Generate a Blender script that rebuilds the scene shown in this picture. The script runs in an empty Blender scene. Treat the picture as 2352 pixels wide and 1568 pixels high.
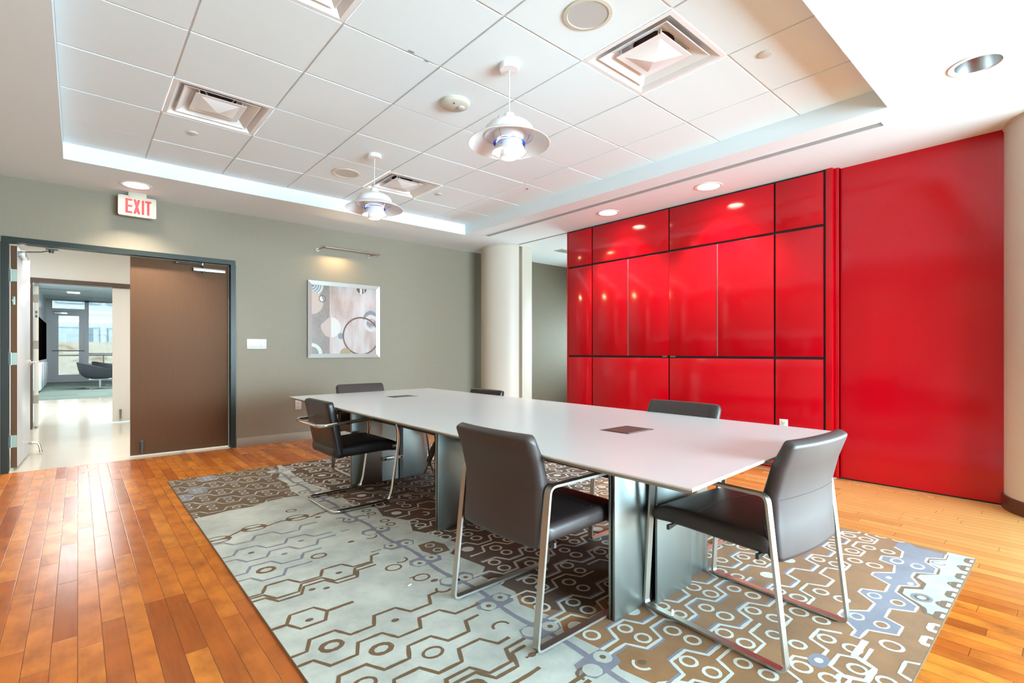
import bpy, bmesh, math, random
from mathutils import Vector, Matrix
random.seed(7)
scene = bpy.context.scene
COL = scene.collection
PI = math.pi

# ------------------------------------------------------------------ materials
def lin(r, g, b):
    def f(c):
        c /= 255.0
        return c/12.92 if c <= 0.04045 else ((c+0.055)/1.055)**2.4
    return (f(r), f(g), f(b), 1.0)

class NT:
    """small node-tree helper"""
    def __init__(s, name):
        s.m = bpy.data.materials.new(name); s.m.use_nodes = True
        s.t = s.m.node_tree; s.n = s.t.nodes; s.l = s.t.links
        s.b = s.n.get('Principled BSDF'); s.out = s.n.get('Material Output')
    def node(s, typ, **kw):
        n = s.n.new(typ)
        for k, v in kw.items(): setattr(n, k, v)
        return n
    def put(s, sock, v):
        if hasattr(v, 'links') or hasattr(v, 'is_output'): s.l.new(v, sock)
        else: sock.default_value = v
    def math(s, op, a, b=None, c=None):
        n = s.node('ShaderNodeMath', operation=op)
        s.put(n.inputs[0], a)
        if b is not None: s.put(n.inputs[1], b)
        if c is not None: s.put(n.inputs[2], c)
        return n.outputs[0]
    def mix(s, fac, a, b, mode='MIX'):
        n = s.node('ShaderNodeMixRGB', blend_type=mode)
        s.put(n.inputs[0], fac); s.put(n.inputs[1], a); s.put(n.inputs[2], b)
        return n.outputs[0]
    def ramp(s, fac, stops):
        n = s.node('ShaderNodeValToRGB'); e = n.color_ramp.elements
        while len(e) < len(stops): e.new(0.5)
        for i, (p, c) in enumerate(stops): e[i].position = p; e[i].color = c
        s.put(n.inputs[0], fac); return n.outputs[0]
    def obj_coord(s):
        return s.node('ShaderNodeTexCoord').outputs['Object']
    def xyz(s, v):
        n = s.node('ShaderNodeSeparateXYZ'); s.l.new(v, n.inputs[0]); return n.outputs
    def comb(s, x, y, z):
        n = s.node('ShaderNodeCombineXYZ')
        for i, v in enumerate((x, y, z)): s.put(n.inputs[i], v)
        return n.outputs[0]
    def noise(s, vec, scale, detail=3.0, rough=0.5, out='Fac'):
        n = s.node('ShaderNodeTexNoise'); s.l.new(vec, n.inputs['Vector'])
        n.inputs['Scale'].default_value = scale; n.inputs['Detail'].default_value = detail
        n.inputs['Roughness'].default_value = rough
        return n.outputs[out]
    def scale(s, vec, v):
        n = s.node('ShaderNodeVectorMath', operation='MULTIPLY'); s.l.new(vec, n.inputs[0]); n.inputs[1].default_value = v
        return n.outputs[0]
    def bump(s, h, strength, dist=0.01):
        n = s.node('ShaderNodeBump'); n.inputs['Strength'].default_value = strength; n.inputs['Distance'].default_value = dist
        s.l.new(h, n.inputs['Height']); s.l.new(n.outputs[0], s.b.inputs['Normal'])
    def set(s, **kw):
        names = dict(color='Base Color', rough='Roughness', metal='Metallic', spec='Specular IOR Level', coat='Coat Weight', coat_rough='Coat Roughness',
                     emit='Emission Color', emit_s='Emission Strength', ior='IOR', sheen='Sheen Weight', aniso='Anisotropic')
        for k, v in kw.items(): s.put(s.b.inputs[names[k]], v)
        return s

def plain(name, c, rough=0.5, metal=0.0, var=0.06, vscale=6.0, bump=0.0, bscale=60.0, **kw):
    t = NT(name); v = t.obj_coord()
    col = lin(*c)
    nz = t.noise(v, vscale, 4.0)
    t.set(color=t.mix(t.math('MULTIPLY', nz, var*2), col, (col[0]*0.72, col[1]*0.72, col[2]*0.72, 1)), rough=rough, metal=metal, **kw)
    if bump: t.bump(t.noise(v, bscale, 3.0), bump, 0.004)
    return t.m

def glow(name, c, strength, base=None):
    t = NT(name); t.set(color=lin(*(base or c)), emit=lin(*c), emit_s=strength, rough=0.4); return t.m

M = {}
M['soffit'] = plain('painted_plaster', (231, 242, 246), 0.75, var=0.02)
M['tile'] = plain('acoustic_tile', (234, 246, 250), 0.9, var=0.05, vscale=90, bump=0.05, bscale=240)
M['grid'] = plain('grid_white', (238, 238, 236), 0.5, var=0.02)
M['white_paint'] = plain('white_wall_paint', (222, 220, 214), 0.6, var=0.02)
M['white_metal'] = plain('white_enamel', (240, 240, 240), 0.35, var=0.02)
M['white_plastic'] = plain('white_plastic', (214, 214, 208), 0.35, var=0.02)
M['ivory_plastic'] = plain('ivory_plastic', (206, 202, 186), 0.45, var=0.03)
M['blue'] = plain('blue_enamel', (44, 82, 186), 0.35, var=0.04)
M['red_band'] = plain('dark_red_enamel', (150, 40, 50), 0.35)
M['dark_gap'] = plain('dark_reveal', (26, 18, 20), 0.6)
M['grey_plastic'] = plain('grey_grille', (190, 190, 188), 0.6, bump=0.2, bscale=300)
M['slot'] = plain('slot_grey', (150, 148, 146), 0.5)
M['duct'] = plain('dark_duct_foil', (52, 38, 36), 0.35, metal=0.5, var=0.5, vscale=40, bump=0.8, bscale=50)
M['column'] = plain('column_paint', (206, 198, 184), 0.42, var=0.04, vscale=3)
M['column_slot'] = plain('column_slot_paint', (168, 158, 142), 0.6)
M['col_base'] = plain('brown_vinyl_base', (82, 46, 36), 0.3)
M['baseboard'] = plain('grey_vinyl_base', (158, 152, 138), 0.5)
M['doorframe'] = plain('dark_green_steel', (36, 42, 37), 0.36, var=0.1, spec=0.3)
M['jamb_brown'] = plain('brown_jamb', (84, 66, 54), 0.4, spec=0.3)
M['nickel'] = plain('satin_nickel', (196, 190, 180), 0.28, metal=1.0)
M['hinge'] = plain('hinge_steel', (176, 190, 178), 0.42, metal=0.6, var=0.2, vscale=60)
M['alu'] = plain('brushed_aluminium', (206, 208, 208), 0.3, metal=1.0)
M['chrome'] = plain('chrome', (226, 226, 224), 0.07, metal=1.0, var=0.0)
M['black_metal'] = plain('black_metal', (36, 34, 34), 0.4)
M['dark_steel'] = plain('dark_steel', (84, 82, 78), 0.45, metal=0.4)
M['leaf_grey'] = plain('grey_laminate_leaf', (188, 190, 194), 0.25, var=0.05)
M['cream'] = plain('cream_paint', (218, 214, 200), 0.5)
M['tv'] = plain('tv_black', (4, 4, 4), 0.9, var=0.0, spec=0.0)
M['shell_leather'] = plain('charcoal_upholstery', (62, 64, 70), 0.5)
M['lounge_panel'] = plain('pale_gloss_panel', (214, 224, 234), 0.12)
M['store_frame'] = plain('storefront_grey', (142, 146, 150), 0.4, metal=0.3)
M['facade'] = plain('white_facade', (236, 240, 244), 0.7)
M['facade_glass'] = plain('facade_glass', (150, 168, 180), 0.15)
M['facade_dark'] = plain('facade_dark_glass', (70, 82, 96), 0.2)
M['curtain'] = plain('facade_curtain', (214, 226, 228), 0.8, var=0.1)
M['ground'] = plain('terrace_paving', (222, 226, 230), 0.8)
M['paper'] = plain('white_paper', (240, 240, 240), 0.6)
M['plinth'] = plain('plinth_black', (30, 20, 22), 0.5)
M['silver_frame'] = plain('silver_frame', (172, 173, 168), 0.42, metal=0.8)
M['cable'] = plain('grey_cable', (98, 102, 96), 0.5)
M['exit_red'] = glow('exit_red', (255, 40, 46), 0.55)
M['lamp_warm'] = glow('lamp_warm', (255, 244, 226), 3.0)
M['lens'] = glow('lit_lens', (255, 240, 214), 40.0)
M['bulb'] = glow('bulb', (255, 246, 232), 1.6)
M['cap_glow'] = glow('cap_glow', (255, 248, 236), 1.0)

def glass(name, tint):
    t = NT(name); t.n.remove(t.b)
    tr = t.node('ShaderNodeBsdfTransparent'); gl = t.node('ShaderNodeBsdfGlossy'); gl.inputs['Roughness'].default_value = 0.02
    fr = t.node('ShaderNodeFresnel'); fr.inputs[0].default_value = 1.45
    tr.inputs[0].default_value = tint
    mx = t.node('ShaderNodeMixShader'); t.l.new(fr.outputs[0], mx.inputs[0]); t.l.new(tr.outputs[0], mx.inputs[1]); t.l.new(gl.outputs[0], mx.inputs[2])
    t.l.new(mx.outputs[0], t.out.inputs[0]); return t.m
M['glass'] = glass('window_glass', (0.94, 0.96, 0.97, 1))
M['dim_glass'] = glass('grey_glass', (0.72, 0.71, 0.68, 1))  # grey tint dims the added passage window
M['outdoor_dim_glass'] = glass('dimming_glass', (0.172, 0.168, 0.164, 1))  # dark tint put in to dim the bright outdoors behind the lounge

def red_laminate():
    t = NT('red_gloss_laminate'); v = t.obj_coord()
    n = t.noise(v, 2.0, 3.0)
    t.set(color=t.mix(n, lin(178, 2, 18), lin(188, 3, 24)), rough=t.math('ADD', 0.10, t.math('MULTIPLY', t.noise(v, 5.0), 0.06)), spec=0.46)
    return t.m
M['red'] = red_laminate()

def wallpaper():
    t = NT('woven_wallpaper'); v = t.obj_coord()
    a = t.noise(t.scale(v, (1.0, 1.0, 60.0)), 6.0, 3.0, 0.6)
    b = t.noise(t.scale(v, (60.0, 60.0, 1.0)), 5.0, 3.0, 0.6)
    w = t.math('ADD', t.math('MULTIPLY', a, 0.6), t.math('MULTIPLY', b, 0.4))
    t.set(color=t.mix(w, lin(122, 114, 97), lin(154, 146, 128)), rough=0.62)
    t.bump(w, 0.12, 0.003); return t.m
M['wallpaper'] = wallpaper()

def wood_floor():
    t = NT('plank_floor'); v = t.obj_coord(); x, y, z = t.xyz(v)
    W = 0.0746
    fx = t.math('DIVIDE', x, W); ix = t.math('FLOOR', fx); ux = t.math('FRACT', fx)
    wn = t.node('ShaderNodeTexWhiteNoise', noise_dimensions='1D'); t.l.new(ix, wn.inputs['W']); r1 = wn.outputs['Value']
    L = t.math('ADD', 0.55, t.math('MULTIPLY', r1, 0.5))
    fy = t.math('DIVIDE', t.math('ADD', y, t.math('MULTIPLY', r1, 7.3)), L); iy = t.math('FLOOR', fy); uy = t.math('FRACT', fy)
    wn2 = t.node('ShaderNodeTexWhiteNoise', noise_dimensions='2D'); t.l.new(t.comb(ix, iy, 0.0), wn2.inputs['Vector']); r = wn2.outputs['Value']
    seedv = t.comb(t.math('ADD', x, t.math('MULTIPLY', r, 31.0)), t.math('ADD', y, t.math('MULTIPLY', r, 17.0)), 0.0)
    grain = t.noise(t.scale(seedv, (26.0, 1.6, 1.0)), 2.2, 5.0, 0.6)
    figure = t.noise(t.scale(seedv, (5.0, 3.2, 1.0)), 1.6, 4.0, 0.55)
    base = t.ramp(r, [(0.0, lin(140, 62, 18)), (0.16, lin(168, 84, 26)), (0.45, lin(190, 106, 36)), (0.75, lin(202, 120, 40)), (1.0, lin(212, 134, 50))])
    c = t.mix(t.math('MULTIPLY', t.math('MAXIMUM', t.math('SUBTRACT', figure, 0.40), 0.0), 2.6), base, lin(124, 56, 18))
    c = t.mix(t.math('MULTIPLY', grain, 0.25), c, lin(222, 146, 70))
    # daylight paleness and bleaching on the window side painted into the boards; one tone each
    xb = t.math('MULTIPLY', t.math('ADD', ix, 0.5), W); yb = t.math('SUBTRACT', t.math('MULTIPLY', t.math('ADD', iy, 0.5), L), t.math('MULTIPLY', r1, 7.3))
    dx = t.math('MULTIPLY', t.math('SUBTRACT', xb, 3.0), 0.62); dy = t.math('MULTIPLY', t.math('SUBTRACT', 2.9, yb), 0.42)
    day_pale = t.math('MULTIPLY', t.math('MINIMUM', t.math('MAXIMUM', dx, 0.0), 1.0), t.math('MINIMUM', t.math('MAXIMUM', dy, 0.0), 1.0))
    day_pale = t.math('MINIMUM', t.math('MULTIPLY', day_pale, t.math('ADD', 1.2, t.math('MULTIPLY', r, 0.8))), 0.9)
    c = t.mix(day_pale, c, t.mix(grain, lin(224, 174, 110), lin(204, 150, 86)))
    gx = t.math('MULTIPLY', t.math('MINIMUM', ux, t.math('SUBTRACT', 1.0, ux)), W)
    gy = t.math('MULTIPLY', t.math('MINIMUM', uy, t.math('SUBTRACT', 1.0, uy)), L)
    g = t.math('MINIMUM', gx, gy)
    gap = t.math('LESS_THAN', g, 0.0011)
    c = t.mix(t.math('MULTIPLY', gap, 0.75), c, lin(70, 34, 18))
    # scuffs
    sc = t.noise(t.scale(v, (3.0, 1.0, 1.0)), 38.0, 2.0, 0.7)
    scuff = t.math('GREATER_THAN', sc, 0.76)
    c = t.mix(t.math('MULTIPLY', scuff, 0.10), c, lin(232, 200, 160))
    rgh = t.math('ADD', 0.15, t.math('ADD', t.math('MULTIPLY', figure, 0.12), t.math('MULTIPLY', r, 0.06)))
    t.set(color=c, rough=rgh, spec=0.34)
    h = t.math('ADD', t.math('MULTIPLY', t.math('MINIMUM', g, 0.003), 60.0), t.math('MULTIPLY', t.math('ADD', grain, t.math('MULTIPLY', r, 0.5)), 0.06))
    t.bump(h, 0.35, 0.004); return t.m
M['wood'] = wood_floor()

def concrete():
    t = NT('polished_concrete'); v = t.obj_coord()
    n = t.noise(v, 0.9, 6.0, 0.6)
    t.set(color=t.mix(n, lin(214, 208, 192), lin(188, 182, 170)), rough=t.math('ADD', 0.08, t.math('MULTIPLY', t.noise(v, 3.0), 0.1)), spec=0.6)
    t.bump(t.noise(v, 1.4, 2.0), 0.06, 0.02); return t.m
M['concrete'] = concrete()

def lounge_carpet():
    t = NT('green_carpet_tile'); v = t.obj_coord(); x, y, z = t.xyz(v)
    ck = t.node('ShaderNodeTexWhiteNoise', noise_dimensions='2D')
    t.l.new(t.comb(t.math('FLOOR', t.math('DIVIDE', x, 0.6)), t.math('FLOOR', t.math('DIVIDE', y, 0.6)), 0.0), ck.inputs['Vector'])
    c = t.mix(ck.outputs['Value'], lin(92, 110, 102), lin(120, 136, 126))
    t.set(color=t.mix(t.noise(t.scale(v, (30, 6, 1)), 10.0), c, lin(80, 98, 92)), rough=0.9); return t.m
M['lounge_carpet'] = lounge_carpet()

def brushed(name, c, rough, axis=(1, 1, 40), var=0.22):
    t = NT(name); v = t.obj_coord()
    n = t.noise(t.scale(v, axis), 5.0, 5.0, 0.6); cl = t.noise(v, 3.0, 4.0)
    col = lin(*c); dk = tuple(q*0.62 for q in col[:3])+(1,)
    t.set(color=t.mix(t.math('MULTIPLY', cl, var*1.6), col, dk), metal=1.0, rough=t.math('ADD', rough, t.math('MULTIPLY', n, 0.14)))
    t.bump(n, 0.03, 0.001); return t.m
M['pedestal'] = brushed('brushed_sheet_steel', (176, 184, 180), 0.3, (60, 60, 1.0))
M['strap_steel'] = brushed('brushed_steel_bar', (200, 194, 184), 0.3, (1, 1, 1))

def leather():
    t = NT('dark_brown_leather'); v = t.obj_coord()
    n = t.noise(v, 4.0, 3.0); f = t.noise(v, 260.0, 2.0)
    t.set(color=t.mix(n, lin(46, 36, 36), lin(62, 50, 48)), rough=t.math('ADD', 0.42, t.math('MULTIPLY', n, 0.1)), spec=0.7)
    t.bump(t.math('ADD', f, t.math('MULTIPLY', n, 3.0)), 0.08, 0.002); return t.m
M['leather'] = leather()
def leather_black():
    t = NT('black_leather'); v = t.obj_coord(); n = t.noise(v, 5.0, 3.0)
    t.set(color=t.mix(n, lin(24, 22, 24), lin(36, 33, 34)), rough=t.math('ADD', 0.3, t.math('MULTIPLY', n, 0.1)), spec=0.5)
    t.bump(t.math('ADD', t.noise(v, 260.0, 2.0), t.math('MULTIPLY', n, 3.0)), 0.07, 0.002); return t.m
M['leather_black'] = leather_black()

def table_white():
    t = NT('white_tabletop'); v = t.obj_coord()
    t.set(color=t.mix(t.noise(v, 1.5), lin(232, 240, 244), lin(226, 234, 238)), rough=0.24, spec=0.5); return t.m
M['table_white'] = table_white()
M['table_edge'] = plain('table_edge_grey', (158, 150, 140), 0.4)
M['table_under'] = plain('table_underside', (108, 100, 92), 0.55)

def brown_door():
    t = NT('brown_door_laminate'); v = t.obj_coord()
    a = t.noise(t.scale(v, (30, 1, 1.0)), 4.0, 4.0); b = t.noise(v, 2.5, 4.0)
    c = t.mix(a, lin(102, 74, 54), lin(114, 86, 64)); c = t.mix(t.math('MULTIPLY', b, 0.4), c, lin(98, 66, 46))
    t.set(color=c, rough=0.58, spec=0.16); return t.m
M['brown_door'] = brown_door()

def stone():
    t = NT('garden_wall_stone'); v = t.obj_coord()
    n = t.noise(t.scale(v, (0.7, 1, 2.6)), 1.3, 5.0, 0.6)
    t.set(color=t.ramp(n, [(0.3, lin(236, 228, 212)), (0.55, lin(222, 206, 182)), (0.68, lin(176, 148, 120))]), rough=0.85); return t.m
M['stone'] = stone()

# ------------------------------------------------------------------ mesh helpers
class MB:
    def __init__(s): s.bm = bmesh.new(); s.mi = 0
    def _face(s, vs):
        try:
            f = s.bm.faces.new(vs); f.material_index = s.mi; return f
        except ValueError: return None
    def box(s, x0, x1, y0, y1, z0, z1, bev=0.0, seg=2):
        t = bmesh.new(); bmesh.ops.create_cube(t, size=1.0)
        for v in t.verts:
            v.co = Vector((x0+(v.co.x+.5)*(x1-x0), y0+(v.co.y+.5)*(y1-y0), z0+(v.co.z+.5)*(z1-z0)))
        if bev: bmesh.ops.bevel(t, geom=list(t.edges), offset=bev, segments=seg, profile=0.5, affect='EDGES')
        s.merge(t); return s
    def merge(s, t, mat=None):
        mp = {}
        for v in t.verts: mp[v] = s.bm.verts.new(mat @ v.co if mat else v.co)
        for f in t.faces: s._face([mp[v] for v in f.verts])
        t.free()
    def xform(s, mat):
        bmesh.ops.transform(s.bm, matrix=mat, verts=s.bm.verts); return s
    def prism(s, pts, z0, z1, axis='z'):
        """extrude polygon. axis z: pts=(x,y); axis y: pts=(x,z) extruded y0..y1; axis x: pts=(y,z)"""
        def P(p, h): return {'z': (p[0], p[1], h), 'y': (p[0], h, p[1]), 'x': (h, p[0], p[1])}[axis]
        a = [s.bm.verts.new(P(p, z0)) for p in pts]; b = [s.bm.verts.new(P(p, z1)) for p in pts]
        n = len(pts); s._face(a[::-1]); s._face(b)
        for i in range(n): s._face([a[i], a[(i+1) % n], b[(i+1) % n], b[i]])
        return s
    def loft(s, rings, closed=True, cap=True, loop=False):
        R = [[s.bm.verts.new(p) for p in r] for r in rings]; n = len(R[0])
        pairs = list(zip(R[:-1], R[1:])) + ([(R[-1], R[0])] if loop else [])
        for a, b in pairs:
            for i in range(n if closed else n-1): s._face([a[i], a[(i+1) % n], b[(i+1) % n], b[i]])
        if cap and not loop: s._face(R[0][::-1]); s._face(R[-1])
        return s
    def lathe(s, prof, n=40, c=(0, 0, 0)):
        """profile of (r,z) points, open"""
        rows = []
        for r, z in prof:
            if r < 1e-6: rows.append([s.bm.verts.new((c[0], c[1], c[2]+z))])
            else: rows.append([s.bm.verts.new((c[0]+r*math.cos(2*PI*i/n), c[1]+r*math.sin(2*PI*i/n), c[2]+z)) for i in range(n)])
        for a, b in zip(rows[:-1], rows[1:]):
            for i in range(n):
                j = (i+1) % n
                if len(a) == 1 and len(b) == 1: continue
                if len(a) == 1: s._face([a[0], b[j], b[i]])
                elif len(b) == 1: s._face([a[i], a[j], b[0]])
                else: s._face([a[i], a[j], b[j], b[i]])
        return s
    def cyl(s, p0, p1, r, n=16, r1=None):
        p0, p1 = Vector(p0), Vector(p1); d = (p1-p0).normalized()
        u = d.orthogonal().normalized(); w = d.cross(u)
        def ring(p, rr): return [p+u*rr*math.cos(2*PI*i/n)+w*rr*math.sin(2*PI*i/n) for i in range(n)]
        return s.loft([ring(p0, r), ring(p1, r if r1 is None else r1)])
    def tube(s, pts, r, n=12, closed=False):
        pts = [Vector(p) for p in pts]; N = len(pts); rings = []; u = None
        for i, p in enumerate(pts):
            if closed: t = (pts[(i+1) % N]-pts[i-1]).normalized()
            else: t = (pts[min(i+1, N-1)]-pts[max(i-1, 0)]).normalized()
            if u is None: u = t.orthogonal().normalized()
            u = (u-t*u.dot(t)).normalized(); w = t.cross(u)
            rings.append([p+u*r*math.cos(2*PI*k/n)+w*r*math.sin(2*PI*k/n) for k in range(n)])
        return s.loft(rings, loop=closed)
    def strap(s, path, w, th, x):
        """closed loop path (y,z), flat bar of lateral width w centred on x, thickness th inward"""
        N = len(path); inner = []
        for i in range(N):
            a, b, c = Vector(path[i-1]), Vector(path[i]), Vector(path[(i+1) % N])
            t = ((b-a).normalized()+(c-b).normalized()).normalized(); nrm = Vector((-t.y, t.x))
            inner.append(b+nrm*th)
        rings = []
        for i in range(N):
            o, q = path[i], inner[i]
            rings.append([(x-w/2, o[0], o[1]), (x+w/2, o[0], o[1]), (x+w/2, q[0], q[1]), (x-w/2, q[0], q[1])])
        return s.loft(rings, loop=True)
    def pad(s, line, half, width, r, bulge=0.0, n_end=5, ncap=6):
        """upholstered slab: centre line (y,z) pts with half thickness, extruded along x with rounded ends"""
        L = [Vector(p) for p in line]
        def outline(inset):
            P = []; N = len(L); nr = []
            for i in range(N):
                t = (L[min(i+1, N-1)]-L[max(i-1, 0)]).normalized(); nr.append((t, Vector((-t.y, t.x))))
            h = [max((half[i] if isinstance(half, (list, tuple)) else half)-inset, 0.002) for i in range(N)]
            Q = [p.copy() for p in L]
            Q[0] += nr[0][0]*inset; Q[-1] -= nr[-1][0]*inset
            for i in range(N): P.append(Q[i]+nr[i][1]*h[i])
            for k in range(1, ncap):
                a = PI/2-PI*k/ncap; sq = 0.75
                P.append(Q[-1]+nr[-1][1]*h[-1]*math.copysign(abs(math.sin(a))**sq, math.sin(a))+nr[-1][0]*h[-1]*0.7*abs(math.cos(a))**sq)
            for i in range(N-1, -1, -1): P.append(Q[i]-nr[i][1]*h[i])
            for k in range(1, ncap):
                a = -PI/2+PI*k/ncap; sq = 0.75
                P.append(Q[0]+nr[0][1]*h[0]*math.copysign(abs(math.sin(a))**sq, math.sin(a))-nr[0][0]*h[0]*0.7*abs(math.cos(a))**sq)
            return P
        W = width/2; xs = []
        for k in range(n_end+1): a = PI/2*k/n_end; xs.append((-W+r-r*math.cos(a), r-r*math.sin(a)))
        mid = [(-W+r+(2*W-2*r)*k/8.0, 0.0) for k in range(1, 8)]
        xs = xs+mid+[(-x, i) for x, i in reversed(xs)]
        rings = []
        for x, ins in xs:
            off = bulge*(1-(x/W)**2)
            rings.append([(x, p.x+off, p.y) for p in outline(ins)])
        return s.loft(rings)
    def build(s, name, mat, parent=None, loc=None, rotz=0.0, smooth=35.0):
        bmesh.ops.recalc_face_normals(s.bm, faces=s.bm.faces)
        me = bpy.data.meshes.new(name); s.bm.to_mesh(me); s.bm.free()
        for m in (mat if isinstance(mat, (list, tuple)) else [mat]): me.materials.append(m)
        if smooth:
            for p in me.polygons: p.use_smooth = True
            me.set_sharp_from_angle(angle=math.radians(smooth))
        o = bpy.data.objects.new(name, me); COL.objects.link(o)
        if parent is not None: o.parent = parent
        if loc is not None: o.location = loc
        if rotz: o.rotation_euler = (0, 0, rotz)
        return o

def B(x0, x1, y0, y1, z0, z1, bev=0.0): return MB().box(x0, x1, y0, y1, z0, z1, bev)
def struct(name, mb, mat, parent=None, smooth=35.0):
    o = mb.build(name, mat, parent, smooth=smooth)
    if parent is None: o['kind'] = 'structure'
    return o
def tag(o, label, cat, group=None, kind=None):
    o['label'] = label; o['category'] = cat
    if group: o['group'] = group
    if kind: o['kind'] = kind
    return o
def thing(name, label, cat, loc=(0, 0, 0), rotz=0.0, group=None):
    o = bpy.data.objects.new(name, None); COL.objects.link(o); o.empty_display_size = 0.1
    o.location = loc; o.rotation_euler = (0, 0, rotz); return tag(o, label, cat, group)
def dup(root, loc, rotz, label, group=None):
    r = root.copy(); COL.objects.link(r); r.location = loc; r.rotation_euler = (0, 0, rotz); r['label'] = label
    if group: r['group'] = group
    for ch in list(root.children):
        c = ch.copy(); COL.objects.link(c); c.parent = r
        for g in list(ch.children):
            d = g.copy(); COL.objects.link(d); d.parent = c
    return r
def fillet(pts, r, n=5, closed=False):
    P = [Vector(p) for p in pts]; N = len(P); out = []
    for i in range(N):
        if not closed and i in (0, N-1): out.append(P[i]); continue
        a, b, c = P[i-1], P[i], P[(i+1) % N]
        rr = r[i] if isinstance(r, (list, tuple)) else r
        d1 = (a-b); d2 = (c-b); t = min(rr, d1.length*0.49, d2.length*0.49)
        p1 = b+d1.normalized()*t; p2 = b+d2.normalized()*t
        for k in range(n+1):
            q = k/n; out.append(p1*(1-q)**2+b*2*q*(1-q)+p2*q*q)
    return out
def cut(o, cutter_mb):
    """cut holes into a structure mesh and bake the result"""
    c = cutter_mb.build('cutter', M['soffit'])
    md = o.modifiers.new('b', 'BOOLEAN'); md.operation = 'DIFFERENCE'; md.object = c; md.solver = 'EXACT'
    dg = bpy.context.evaluated_depsgraph_get(); me = bpy.data.meshes.new_from_object(o.evaluated_get(dg))
    o.modifiers.remove(md); o.data = me; me.shade_flat(); me2 = c.data; bpy.data.objects.remove(c); bpy.data.meshes.remove(me2)
WORLD, EXPO = 70.0, 0.0
WCOL = (0.66, 0.89, 1.0, 1); GRND = 0.85
DOWN, PEND, PICL, CORR, LOUN = 110, 5, 9, 140, 300
# ------------------------------------------------------------------ camera
TH = math.radians(41.12); HC = 1.115
cam = bpy.data.cameras.new('camera'); cam.sensor_width = 36.0; cam.lens = 1143.0/2352*36.0; cam.shift_y = 24.0/2352; cam.clip_start = 0.02; cam.clip_end = 200
co = bpy.data.objects.new('camera', cam); COL.objects.link(co); co.location = (0, 0, HC); co.rotation_euler = (PI/2, 0, -TH)
scene.camera = co

# ------------------------------------------------------------------ room shell
ZS, ZT = 2.73, 2.868            # soffit, tray
YB, XR, XL, YF = 6.49, 4.97, -1.15, -4.20
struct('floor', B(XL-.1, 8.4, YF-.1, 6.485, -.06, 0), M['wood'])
# ceiling: four soffit slabs round the tray and the slab above the tiles
TX0, TX1, TY0, TY1 = -0.09, 4.03, 0.845, 5.60
DL = [(0.428, 6.024, True), (4.635, 3.615, True), (4.635, 2.396, True), (3.804, 0.386, False)]
SX, SY0, SY1 = 4.29, 0.93, 5.46
ceil = None
for x0, x1, y0, y1 in ((XL-.1, 8.4, YF-.1, TY0), (XL-.1, 8.4, TY1, YB+.02), (XL-.1, TX0, TY0, TY1), (TX1, 8.4, TY0, TY1)):
    o = struct('ceiling', B(x0, x1, y0, y1, ZS, 2.98), M['soffit'], smooth=0)
    ceil = ceil or o
    c = MB(); n = 0
    for x, y, _ in DL:
        if x0 < x < x1 and y0 < y < y1: c.cyl((x, y, ZS-.05), (x, y, ZS+.14), 0.112, 32); n += 1
    if x0 < SX < x1 and y0 < SY0+1 < y1: c.box(SX-.041, SX+.041, SY0, SY1, ZS-.05, ZS+.06); n += 1
    if n: cut(o, c)
# lay-in tiles, every one slightly recessed at its edge
G = 0.6096; GX, GY = 0.460, 2.598
DIFF = {(0, -1): 1, (0, 2): 1, (3, -2): 1, (3, 3): 1}
t = MB(); gp = 0.006
random.seed(3)
for i in range(-2, 8):
    for j in range(-4, 6):
        x0, x1 = max(GX+G*i+gp, TX0+.001), min(GX+G*(i+1)-gp, TX1-.001); y0, y1 = max(GY+G*j+gp, TY0+.001), min(GY+G*(j+1)-gp, TY1-.001)
        if x1-x0 < .03 or y1-y0 < .03 or (i, j) in DIFF: continue
        dz = random.uniform(-.0012, .0012)
        t.box(x0, x1, y0, y1, ZT+dz, ZT+.0085, 0.0015, 1)
tl = t.build('ceiling_tiles', M['tile'], ceil)
top = B(TX0-.02, TX1+.02, TY0-.02, TY1+.02, ZT+.009, ZT+.014).build('ceiling_grid', M['grid'], ceil)
c = MB()
for (i, j) in DIFF: c.box(GX+G*i+.004, GX+G*(i+1)-.004, GY+G*j+.004, GY+G*(j+1)-.004, ZT, ZT+.05)
cut(top, c)
# walls
DX0, DX1, DZ = -0.476, 1.335, 2.125      # double door opening
w = MB()
w.box(-4.1, DX0-.05, YB, YB+.14, 0, 2.98); w.box(DX1+.05, 8.4, YB, YB+.14, 0, 2.98); w.box(DX0-.05, DX1+.05, YB, YB+.14, DZ+.05, 2.98)
wb = struct('wall_back', w, M['wallpaper'])
struct('wall_left', B(XL-.12, XL, YF-.1, YB, 0, ZS), M['wallpaper'])
# right: sliding red wall and its jog to the cabinet
w = MB(); w.box(5.065, 5.13, -.40, 1.43, 0.012, ZS); w.box(5.03, 5.13, 1.40, 1.435, 0.012, ZS)
struct('wall_right', w, M['red'])
struct('trim_1', MB().box(4.975, 5.062, 1.436, 1.489, 0.012, ZS, .002).box(5.02, 5.064, 1.40, 1.435, 0.012, ZS-.0, .002), M['red'])
struct('trim_2', B(5.07, 5.125, -.4, 1.43, 0, .012), M['plinth'])
struct('wall_right_end', MB().box(8.3, 8.4, 1.3, YB, 0, .9).box(8.3, 8.4, 1.3, YB, 1.8, ZS), M['wallpaper'])
we = thing('window_6', 'unseen window added to light the passage behind the red cabinet', 'window', (8.35, 1.42, 0)); we['kind'] = 'structure'  # added light source for the passage, out of view
MB().box(-.04, .04, 0, .06, .9, 1.8).box(-.04, .04, 5.0, 5.07, .9, 1.8).box(-.04, .04, 2.5, 2.56, .9, 1.8).box(-.04, .04, .06, 5.0, .9, .95).box(-.04, .04, .06, 5.0, 1.75, 1.8).build('window_frame', M['store_frame'], we)
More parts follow.
